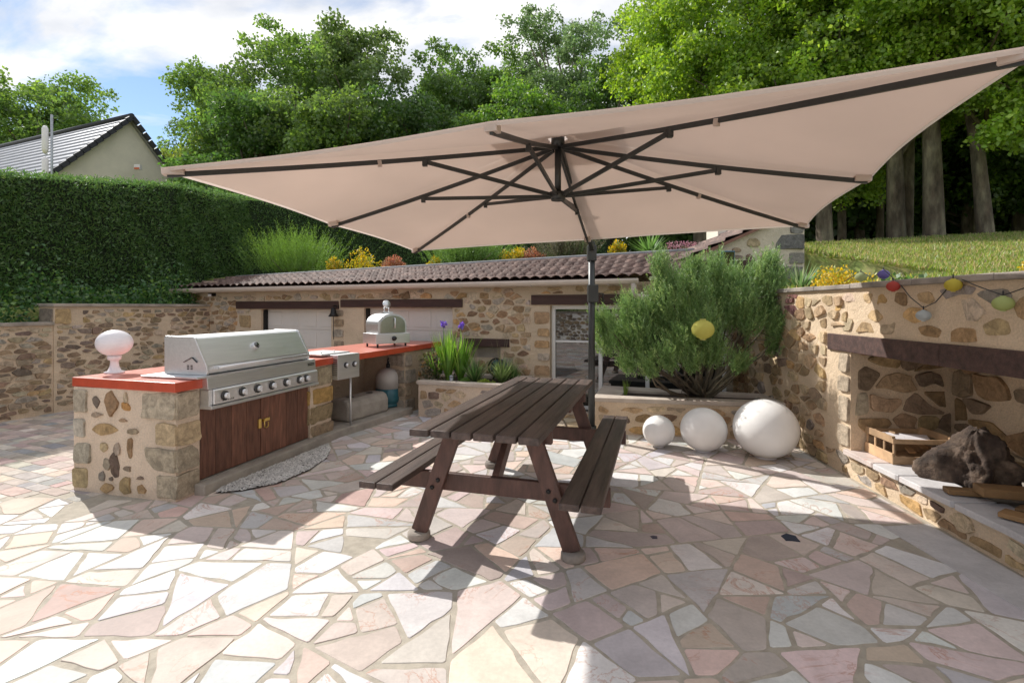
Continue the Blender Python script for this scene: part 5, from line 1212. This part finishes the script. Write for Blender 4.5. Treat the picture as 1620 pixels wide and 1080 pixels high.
for px, hh, lab in ((1424, .17, 'leafy weed on the bank left of the red lantern line'), (1446, .15, 'broad leaved weed with one yellow leaf on the bank'), ):
    c = onbank(px, 4.6); o = thing('weed', lab, 'weed', c); n_l = 42
    pos = np.array([(random.gauss(0, .07), random.gauss(0, .06), random.uniform(.02, hh)) for _ in range(n_l)]); leaves('foliage', pos, .055, lcols(n_l, (.10, .20, .05), .2, (.45, .45, .05), .08), o, width=.8)
    q = MB()
    for k in range(5): q.tube([(0, 0, -.03), (random.gauss(0, .04), random.gauss(0, .04), hh*.6), (random.gauss(0, .08), random.gauss(0, .05), hh*1.3)], [.004, .003, .0015], 5)
    q.build('stems', M['bark'], o)
# iris planter
o = thing('iris_clump', 'tall iris leaves with two purple flowers in the small planter', 'iris', (-.90, 7.12, .44))
blades(o, (0, 0, 0), 150, .78, .028, .38, (.15, .32, .04), .18, 'leaves', alt=(.30, .45, .08))
blades(o, (.17, .03, 0), 110, .70, .026, .48, (.15, .32, .04), .2, 'leaves', alt=(.30, .45, .08)); blades(o, (-.17, .05, 0), 60, .6, .024, .6, (.13, .27, .04), .2, 'leaves')
for px, py in ((701, 512), (730, 515)):
    f_ = P(px, py, 7.1)-Vector((-.90, 7.12, .44)); q = MB(); q.tube([(f_.x*.4, f_.y, 0), (f_.x*.8, f_.y, f_.z*.6), f_], [.006, .005, .004], 6, col=(.1, .2, .05)); fs = q.build('flower_stem', M['leaf'], o)
    n_ = 26; pos = np.tile(np.array(f_), (n_, 1))+RNG.normal(size=(n_, 3))*.012; leaves('petals', pos, .055, lcols(n_, (.22, .12, .50), .25), fs, M['petal'], width=.8)
o = thing('ivy_clump', 'dark ivy hanging at the left corner of the iris planter', 'ivy', (-1.12, 7.1, .44))
pos = np.array([(random.gauss(0, .07), random.gauss(0, .06), random.uniform(-.02, .42)) for _ in range(700)]); leaves('foliage', pos, .035, lcols(700, (.10, .11, .045), .3, (.2, .15, .07), .3), o, width=.9)
for (x, y, n, L_, col, lab, nm) in ((-.52, 7.02, 200, .42, (.12, .24, .07), 'bushy mid green tuft right of the iris leaves', 'grass_tuft'), (-.14, 6.98, 240, .42, (.20, .30, .10), 'grassy green tuft with seed heads at the planter right end', 'grass_tuft'), (.02, 7.08, 120, .32, (.10, .20, .06), 'short dark tuft at the back right corner of the small planter', 'grass_tuft')):
    o = thing(nm, lab, 'plant', (x, y, .44)); blades(o, (0, 0, 0), n, L_, .012, .8, col, .35, alt=(.32, .38, .18)); blades(o, (0, 0, 0), 8, L_*1.6, .006, .3, (.35, .33, .18), .1, 'seed_heads')
shrub('low yellow green cushion at the front rim of the small planter', 'plant', (-.36, 6.82, .44), .22, .12, .10, (.34, .42, .05), (.15, .28, .05), .02, 2, 'cushion_plant')
shrub('small round green cushion left of the yellow green one', 'plant', (-.62, 6.90, .44), .10, .09, .11, (.16, .30, .05), None, .02, 2, 'cushion_plant')
c = G(966, 620, .42); o = thing('grass_tuft', 'single thin tuft of grass at the left rim of the rosemary planter', 'plant', (1.42, 6.32, .385)); blades(o, (0, 0, 0), 16, .22, .012, .3, (.25, .38, .07), .2)
# hose reel ornament
o = thing('hose_reel', 'blue grey hose reel with a dark wheel behind the planter tufts', 'hose reel', (-.22, 7.25, .44), math.atan2(HU.y, HU.x))
q = MB(); cc_ = Vector((0, 0, .19)); q.tube([cc_+Vector((math.cos(a)*.125, 0, math.sin(a)*.125)) for a in np.linspace(0, 6.283, 28)], .014, 8, cap=False)
for k in range(5): a = k*1.257; q.tube([cc_, cc_+Vector((math.cos(a)*.125, 0, math.sin(a)*.125))], .008, 6)
q.build('wheel', M['iron'], o); q = MB(); q.tube([(0, .03, .19), (0, .14, .19)], .11, 20); q.build('drum', M['blue_lamp'], o); q = MB(); q.bar((-.1, .08, -.02), (0, .08, .19), .02, .02); q.bar((.1, .08, -.02), (0, .08, .19), .02, .02); q.build('stand', M['iron'], o)
for x, y, lab in ((-1.0, 6.98, 'small grey garden stake lamp at the front rim of the iris planter'),):
    o = thing('stake_lamp', lab, 'garden lamp', (-.83, 6.93, .44)); q = MB(); q.tube([(0, 0, -.02), (0, 0, .10)], .028, 12); q.tube([(0, 0, .10), (0, 0, .12)], [.036, .02], 12); q.build('lamp_body', M['zinc'], o)
# plant just at the left edge
c = Vector((-4.35, 4.2, 0)); 

# ------------------------------------------------------------------ lawn grass (uncountable)
nb = 110000; X_ = RNG.uniform(2.9, 17, nb*3); Y_ = RNG.uniform(1.6, 16, nb*3); ok = (X_ > wall_x(Y_)+.40) & (X_ < 1.15*Y_+1.2) & (X_ > .40*Y_-.3) & (RNG.random(nb*3) < np.clip(7/Y_, .25, 1))
X_, Y_ = X_[ok][:nb*2], Y_[ok][:nb*2]; th_ok = .339*X_+.941*Y_ > -99
Z_ = np.array([max(terrain(a, b), (lawn_z(a, b)+.012) if a < wall_x(b)+1.5 else -9) for a, b in zip(X_, Y_)])
pos = np.stack([X_, Y_, Z_-.004], 1); cl = lcols(len(pos), (.23, .31, .06), .25, (.46, .38, .17), .28)
tag(leaves('grass', pos, .045+.007*Y_, cl, None, M['leaf'], updir=(0, 0, 1.3), width=.2), 'short sunlit lawn grass on the bank with straw coloured patches', 'grass', kind='stuff')

# ------------------------------------------------------------------ clipped hedge on the left
hd = thing('clipped_hedge', 'tall dark clipped conifer hedge behind the left stone wall', 'hedge', (-7.9, 7.8, 0))
ho = Vector((-7.9, 7.8)); HPn = [ho-LWD*9, ho, ho+LWD*3.1, Vector((-6.9, 13.2)), Vector((-4.9, 14.6)), Vector((-1.2, 16.2)), Vector((3.0, 17.2))]; HZt = [3.25, 3.58, 4.10, 4.35, 4.45, 4.4, 4.3]
pos = []; q = MB()
zb = 1.0
core = []
for i in range(len(HPn)-1):
    a, b = HPn[i], HPn[i+1]; u = (b-a); L = u.length; u.normalize(); nn = Vector((u.y, -u.x))      # towards the yard
    za, zb2 = HZt[i], HZt[i+1]
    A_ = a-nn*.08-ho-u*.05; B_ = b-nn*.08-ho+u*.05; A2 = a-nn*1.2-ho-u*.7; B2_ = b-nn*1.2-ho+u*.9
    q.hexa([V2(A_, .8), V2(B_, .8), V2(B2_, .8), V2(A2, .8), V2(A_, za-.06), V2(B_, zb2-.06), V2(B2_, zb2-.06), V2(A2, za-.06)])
    m = int(L*(za-1)*(2300 if i in (1, 2) else 1300)); s = RNG.uniform(-.04, 1.04, m); z = RNG.uniform(.95, 1, m)*0+1.0+RNG.uniform(0, 1, m)*(za+(zb2-za)*s-1.0)
    bul = .05*np.sin(s*L*2.1+z*1.3)+.04*np.sin(z*4+s*L*5)+RNG.normal(size=m)*.035
    px_ = a.x+u.x*L*s+nn.x*bul-ho.x; py_ = a.y+u.y*L*s+nn.y*bul-ho.y; pos.append(np.stack([px_, py_, z], 1))
    m2 = int(L*900); s = RNG.uniform(0, 1, m2); d = RNG.uniform(0, 1.1, m2); pos.append(np.stack([a.x+u.x*L*s-nn.x*d-ho.x, a.y+u.y*L*s-nn.y*d-ho.y, za+(zb2-za)*s+np.abs(RNG.normal(size=m2))*.04-.03], 1))
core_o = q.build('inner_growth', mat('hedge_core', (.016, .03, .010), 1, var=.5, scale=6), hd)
pos = np.concatenate(pos); cl = lcols(len(pos), (.092, .19, .052), .32, (.14, .24, .06), .25)
leaves('foliage', pos, .068, cl, hd, M['leaf'], updir=(.35, -.2, .35), width=.30)
# ivy and brambles at the foot of the hedge
o = thing('bramble', 'glossy dark bramble and ivy growing along the wall coping under the hedge', 'bramble', (-6.9, 7.6, 1.2))
n_ = 5200; s = RNG.uniform(-2.2, 4.0, n_); hgt = np.abs(RNG.normal(size=n_))*.22*(1+.5*np.sin(s*3)); dd = RNG.uniform(.18, .75, n_)
B0_ = LW0+LWD*1.1; pos = np.stack([LW0.x+LWD.x*s+LWN.x*dd+6.9, LW0.y+LWD.y*s+LWN.y*dd-7.6, np.where(s > .6, .33, .07)+hgt], 1)
leaves('foliage', pos, .06, lcols(n_, (.045, .13, .03), .3, (.14, .26, .05), .25), o, width=.75)
q = MB(); q.tube([(0, 0, -.3), (.05, .1, .3)], .02, 6); q.build('stems', M['bark'], o)

# ------------------------------------------------------------------ neighbouring house
nh = thing('neighbour_house', 'cream rendered house with a dark tiled gable roof beyond the hedge', 'house', P(205, 300, 24))
nb_ = P(205, 300, 24)
def nP(px, py, Y): v = P(px, py, Y); return v-nb_
rid = nP(203, 190, 24); eR = nP(272, 272, 24); eL = nP(62, 295, 22.6)
gd = (eR-eL); gd.z = 0; gd.normalize(); back = Vector((-gd.y, gd.x, 0)); back = Vector((-.92, .39, 0)).normalized(); gd = Vector((.39, .92, 0)).normalized()
rid = Vector((rid.x, rid.y, rid.z)); hw = 4.6; slope = 1.02
eR = rid+gd*4.2+Vector((0, 0, -4.9)); eL = rid-gd*4.2+Vector((0, 0, -4.6))
q = MB(); zb_ = -5.5
pr = [eL+Vector((0, 0, zb_-eL.z)), eR+Vector((0, 0, zb_-eR.z)), eR, rid, eL]
n = 5
for d in (0, 12): q.v += [tuple(p+back*d) for p in pr]
q.face(range(5)); q.face(range(9, 4, -1))
for i in range(5): q.face((i, (i+1) % 5, 5+(i+1) % 5, 5+i))
q.build('wall', M['render'], nh)
rf = MB(); 
for side, e in ((0, eL), (1, eR)):
    rows = 18; e2 = e+(e-rid)*.08
    for r_ in range(rows):
        t0, t1 = r_/rows, (r_+1)/rows; a = rid.lerp(e2, t0); b = rid.lerp(e2, t1); up = Vector((0, 0, .10)); lf = Vector((0, 0, .05))
        f0, f1 = -back*.25, back*12.2
        rf.hexa([a+f0+up*.2, a+f1+up*.2, b+f1+up*.2+lf*.2, b+f0+up*.2+lf*.2, a+f0+up, a+f1+up, b+f1+up+lf*1.4, b+f0+up+lf*1.4])
rfo = rf.build('roof', M['slate'], nh)
q = MB(); q.tube([rid-back*.3+Vector((0, 0, .16)), rid+back*12.2+Vector((0, 0, .16))], .12, 8)
for e in (eL, eR):
    for i in range(18): a = rid.lerp(e+(e-rid)*.09, i/18); b = rid.lerp(e+(e-rid)*.09, (i+.95)/18); q.bar(a-back*.32+Vector((0, 0, .08)), b-back*.32+Vector((0, 0, .12)), .14, .20)
q.build('ridge_tiles', mat('dark_ridge', (.035, .035, .045), .6, var=.2), rfo)
q = MB(); v = nP(219, 265, 23.7); q.box(v.x-.14, v.x+.14, v.y-.1, v.y+.05, v.z-.12, v.z+.12); al = q.build('alarm_box', M['white_plastic'], nh)
q = MB(); q.box(v.x-.12, v.x+.12, v.y-.115, v.y-.101, v.z-.11, v.z-.03); q.build('orange_band', mat('orange', (.6, .12, .03), .5, var=.05), al)
am = thing('antenna_mast', 'thin grey antenna mast with white panel in front of the neighbouring roof', 'antenna', P(82, 275, 15)); q = MB(); q.tube([(0, 0, -1.6), (0, 0, 1.75)], .03, 8); q.tube([(0, 0, .55), (-.22, 0, .6)], .015, 6); q.tube([(0, 0, -.1), (-.22, 0, -.1)], .015, 6); q.build('pole', M['zinc'], am)
for z0 in (-.3, .62): q = MB(); q.tube([(-.20, 0, z0), (-.20, 0, z0+.1), (-.20, 0, z0+.72), (-.20, 0, z0+.8)], [.05, .08, .08, .04], 12); q.build('antenna_panel', M['white_plastic'], am)

# ------------------------------------------------------------------ trees
def tree(name, label, base, top, cx_off, rx, zlow, col, alt, leaf, nleaf, trunk_r, seed, ncl=46, sparse=1.0, trunk_bend=.22, clr=.30, group=None):
    global RNG
    RNG = np.random.default_rng(seed); rnd = random.Random(seed)
    t = thing(name, label, 'tree', base, 0, group); Ht = top-base[2]; zl = zlow-base[2]; zc = (Ht+zl)/2; rz = (Ht-zl)/2
    cs, rs = [], []
    while len(cs) < ncl:
        v = RNG.normal(size=3); v /= np.linalg.norm(v); rr = RNG.uniform(.25, 1)**.5
        sh = 1-.35*max(0, v[2]*rr)**1.5
        c = (v[0]*rr*rx*.88*sh+cx_off[0], v[1]*rr*rx*.88*sh+cx_off[1], zc+v[2]*rr*rz*.9)
        cs.append(c); rs.append(RNG.uniform(.6, 1.35)*clr*rx*(1 if rr > .5 else 1.15))
    sc_, sr_, si_ = [], [], []
    for i, (c, r) in enumerate(zip(cs, rs)):
        for _ in range(11):
            v = RNG.normal(size=3); v /= np.linalg.norm(v); sc_.append((c[0]+v[0]*r*.85, c[1]+v[1]*r*.85, c[2]+v[2]*r*.66)); sr_.append(r*RNG.uniform(.22, .5)); si_.append(i)
    pos, id2 = clumps(sc_, sr_, nleaf/sum(r*r for r in sr_), .6); idx = np.array(si_)[id2]
    pos += RNG.normal(size=pos.shape)*leaf*.5
    k = RNG.random(len(pos)) < sparse; pos = pos[k]; idx = idx[k]
    cv = RNG.uniform(.82, 1.2, len(cs)); cv2 = RNG.uniform(.8, 1.22, len(sc_)); cl = lcols(len(pos), col, .2, alt, .22)*cv[idx][:, None]*cv2[id2[k]][:, None]
    leaves('crown', pos, leaf, cl, t, M['leaf'], updir=(0, 0, -.25), width=.72)
    q = MB(); bx, by = rnd.gauss(0, trunk_bend), rnd.gauss(0, trunk_bend); tp = [Vector((0, 0, -.4)), Vector((0, 0, .15)), Vector((bx*.3, by*.3, Ht*.25)), Vector((bx+cx_off[0]*.5, by+cx_off[1]*.5, Ht*.55)), Vector((cx_off[0], cx_off[1], Ht*.88))]
    q.tube(tp, [trunk_r*1.5, trunk_r*1.12, trunk_r*.9, trunk_r*.55, trunk_r*.1], 12)
    for c in sorted(cs, key=lambda c: rnd.random())[:26]:
        c = Vector(c); h = max(zl*.8, min(Ht*.7, c.z*.62)); f_ = h/(Ht*.88); a = Vector((cx_off[0]*f_, cx_off[1]*f_, h)); m = a.lerp(c, .5)+Vector((rnd.gauss(0, .2), rnd.gauss(0, .2), rnd.uniform(0, .4))); q.tube([a, m, c], [trunk_r*.34, trunk_r*.2, trunk_r*.05], 6)
    q.build('trunk', M['bark'], t); return t
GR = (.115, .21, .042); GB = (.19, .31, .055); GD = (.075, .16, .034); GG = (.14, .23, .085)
def bt(px, top, Y, rx, zlow, lab, col, alt, nleaf, seed, leaf=.22, nm='broadleaf_tree', tr=.3, **k):
    if Y > 20 and seed < 30: rx *= 1.22; nleaf = int(nleaf*1.5); leaf *= .92
    x = (px-CX)/F*Y; zb = terrain(x, Y); zb = zb if zb > 0 else 1.0; zt = H-(top-HZ)/F*Y
    return tree(nm, lab, (x, Y, zb), zt, (0, 0), rx, zlow, col, alt, leaf, nleaf, tr, seed, **k)
grp = 'trees beyond the hedge and roof'
bt(62, 108, 40, 6.6, 8, 'spreading oak behind the neighbouring roof at the left edge', GR, GB, 26000, 11, .30, 'oak_tree', ncl=40, clr=.27)
bt(-60, 130, 42, 6.0, 7, 'oak crown cut by the left edge behind the dark roof', GR, GB, 18000, 12, .30, 'oak_tree', ncl=34)
bt(362, 84, 31, 3.9, 5, 'dense dark green tree directly right of the neighbouring gable', GR, GB, 34000, 13, .20, clr=.28)
bt(318, 205, 27, 2.0, 4.2, 'small yellow green tree in front of the dense dark one', (.20, .28, .05), (.32, .36, .06), 8000, 14, .15, 'young_tree', ncl=24)
bt(468, 42, 29, 4.3, 5, 'broad green tree with the second highest crown left of centre', GR, GB, 34000, 15, .21)
bt(418, 150, 23, 2.9, 4, 'lower green tree between the two broad crowns at left', GD, GR, 24000, 16, .18)
bt(583, 22, 28, 4.6, 5, 'tall pale green tree with visible bare limbs left of centre', (.12, .20, .05), (.17, .25, .07), 36000, 17, .20, clr=.25)
bt(550, 140, 22, 3.0, 4.5, 'lower pale green tree right before the tall limbed one', (.11, .19, .04), GB, 24000, 18, .17)
bt(700, 42, 31, 4.2, 5, 'airy tree with gaps of sky left of the parasol top', GR, GG, 26000, 19, .21, clr=.24)
bt(660, 150, 24, 3.0, 4, 'dark green tree just above the parasol left slope', GD, GR, 24000, 20, .18)
bt(775, 78, 30, 4.0, 5, 'mid green tree between the airy one and the tall slender one', GR, GB, 28000, 21, .20, clr=.25)
bt(810, 120, 24, 2.8, 5, 'bright green rounded tree above the parasol hub', (.10, .21, .03), GB, 22000, 22, .17)
bt(905, -25, 32, 4.0, 11, 'tall slender tree with sparse grey green crown at top centre', GG, (.15, .22, .08), 17000, 23, .20, 'ash_tree', clr=.20, ncl=60)
bt(905, 100, 31, 3.6, 6, 'grey green tree behind the foot of the tall slender one', GG, GR, 22000, 24, .20)
bt(968, 70, 27, 2.8, 5, 'narrow dark tree left of the big bright canopy', GR, GD, 20000, 25, .19)
# right: the near wood
BG = (.21, .35, .038); BA = (.34, .48, .07)
for px, top, Y, rx, zl, lab, seed, nl, tr in (
    (1110, -60, 19, 3.9, 5.2, 'bright green tree forming the left flank of the near canopy', 31, 60000, .30),
    (1230, -160, 17, 4.3, 5.6, 'big sunlit tree leaning over the parasol at top right', 32, 80000, .24),
    (1418, -220, 15.5, 4.4, 6.2, 'tree with a pale forked looking trunk behind the lawn crest', 33, 80000, .23),
    (1478, -260, 14.5, 4.2, 7.4, 'tree with the thickest straight trunk behind the lawn crest', 34, 60000, .24),
    (1305, -120, 15.5, 3.2, 6.6, 'tree with dark trunk beside the grey quoined gable', 35, 40000, .21),
    (1560, -220, 14, 4.2, 6.6, 'tree with a slanting slender trunk near the right edge', 36, 60000, .18),
    (1690, -200, 13.5, 4.0, 5.4, 'tree outside the right edge with boughs reaching into view', 37, 60000, .2),
    (1332, -60, 19, 3.6, 5.0, 'slim tree deeper in the wood behind the dark trunk', 38, 50000, .14)):
    bt(px, top, Y, rx, zl, lab, BG, BA, nl, seed, .125, 'woodland_tree', tr, group='trees of the near wood', ncl=70, clr=.24)
for i, (px, Y) in enumerate(((1250, 24), (1360, 22), (1440, 25), (1530, 21), (1610, 20), (1700, 19))):
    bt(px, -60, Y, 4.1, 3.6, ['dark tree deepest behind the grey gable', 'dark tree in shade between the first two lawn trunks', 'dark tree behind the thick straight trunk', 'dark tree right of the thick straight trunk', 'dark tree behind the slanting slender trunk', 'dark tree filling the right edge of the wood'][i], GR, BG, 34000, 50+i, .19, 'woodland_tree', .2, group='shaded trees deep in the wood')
for px, Y, r_, lab in ((1432, 16.2, .16, 'thin bare second stem close beside the pale trunk'), (1545, 18, .12, 'thin straight stem in the shade of the wood'), (1390, 20, .12, 'slender shaded stem left of the pale trunk')):
    b_ = onbank(px, Y); o = thing('sapling', lab, 'tree', (b_.x, b_.y, terrain(b_.x, b_.y))); q = MB(); q.tube([(0, 0, -.3), (.1, 0, 3), (.3, 0, 8)], [r_*1.3, r_, r_*.5], 10); q.build('trunk', M['bark'], o)
    pos = RNG.normal(size=(900, 3))*np.array([.7, .7, .9])+np.array([.2, 0, 6.5]); leaves('crown', pos, .14, lcols(900, GR, .2), o, width=.7)
# far wood closing the view
cs = []; rs = []
for i in range(260):
    x = random.uniform(-25, 62); cs.append((x, random.uniform(36, 46), random.uniform(1.5, 11))); rs.append(random.uniform(1.6, 2.8))
for i in range(170):
    x = random.uniform(8, 34); cs.append((x, random.uniform(20, 27)+max(0, 14-x)*.3, random.uniform(2.6, 7.5))); rs.append(random.uniform(1.0, 1.9))
pos, idx = clumps(cs, rs, 150, .8); tag(leaves('far_wood', pos, .36, lcols(len(pos), (.07, .14, .035), .3), None, M['leaf'], width=.8), 'dark far wood closing the view behind all the trees', 'woodland', kind='stuff')

# ------------------------------------------------------------------ garden side that only shows in the panes of the glazed door
gw = thing('garden_wall', 'rubble wall mirrored in the panes of the glazed door', 'wall', (-9.4, -4.0, 0), 0)
mb = Masonry(); mb.box(0, 12.0, -.35, 0, -.1, 1.25); mb.stones((12, 0, 0), (-1, 0, 0), (0, 0, 1), (0, 1, 0), 12, 1.24, .26, .13, .7, .98, .05, pal=WP, depth=.02); mb.build('masonry', gw)
q = MB(); q.box(-.02, 12.02, -.40, .04, 1.251, 1.30); q.build('coping', M['coping'], gw)
for i in range(5): shrub('laurel bush mirrored in the glazed door, %s along the rubble wall' % ['first', 'second', 'third', 'fourth', 'fifth'][i], 'shrub', (-8.6+i*2.5, -5.6, .2), 1.5, 1.0, 2.6, (.06, .13, .03), (.12, .2, .04), .11, 2.4, 'laurel_bush')
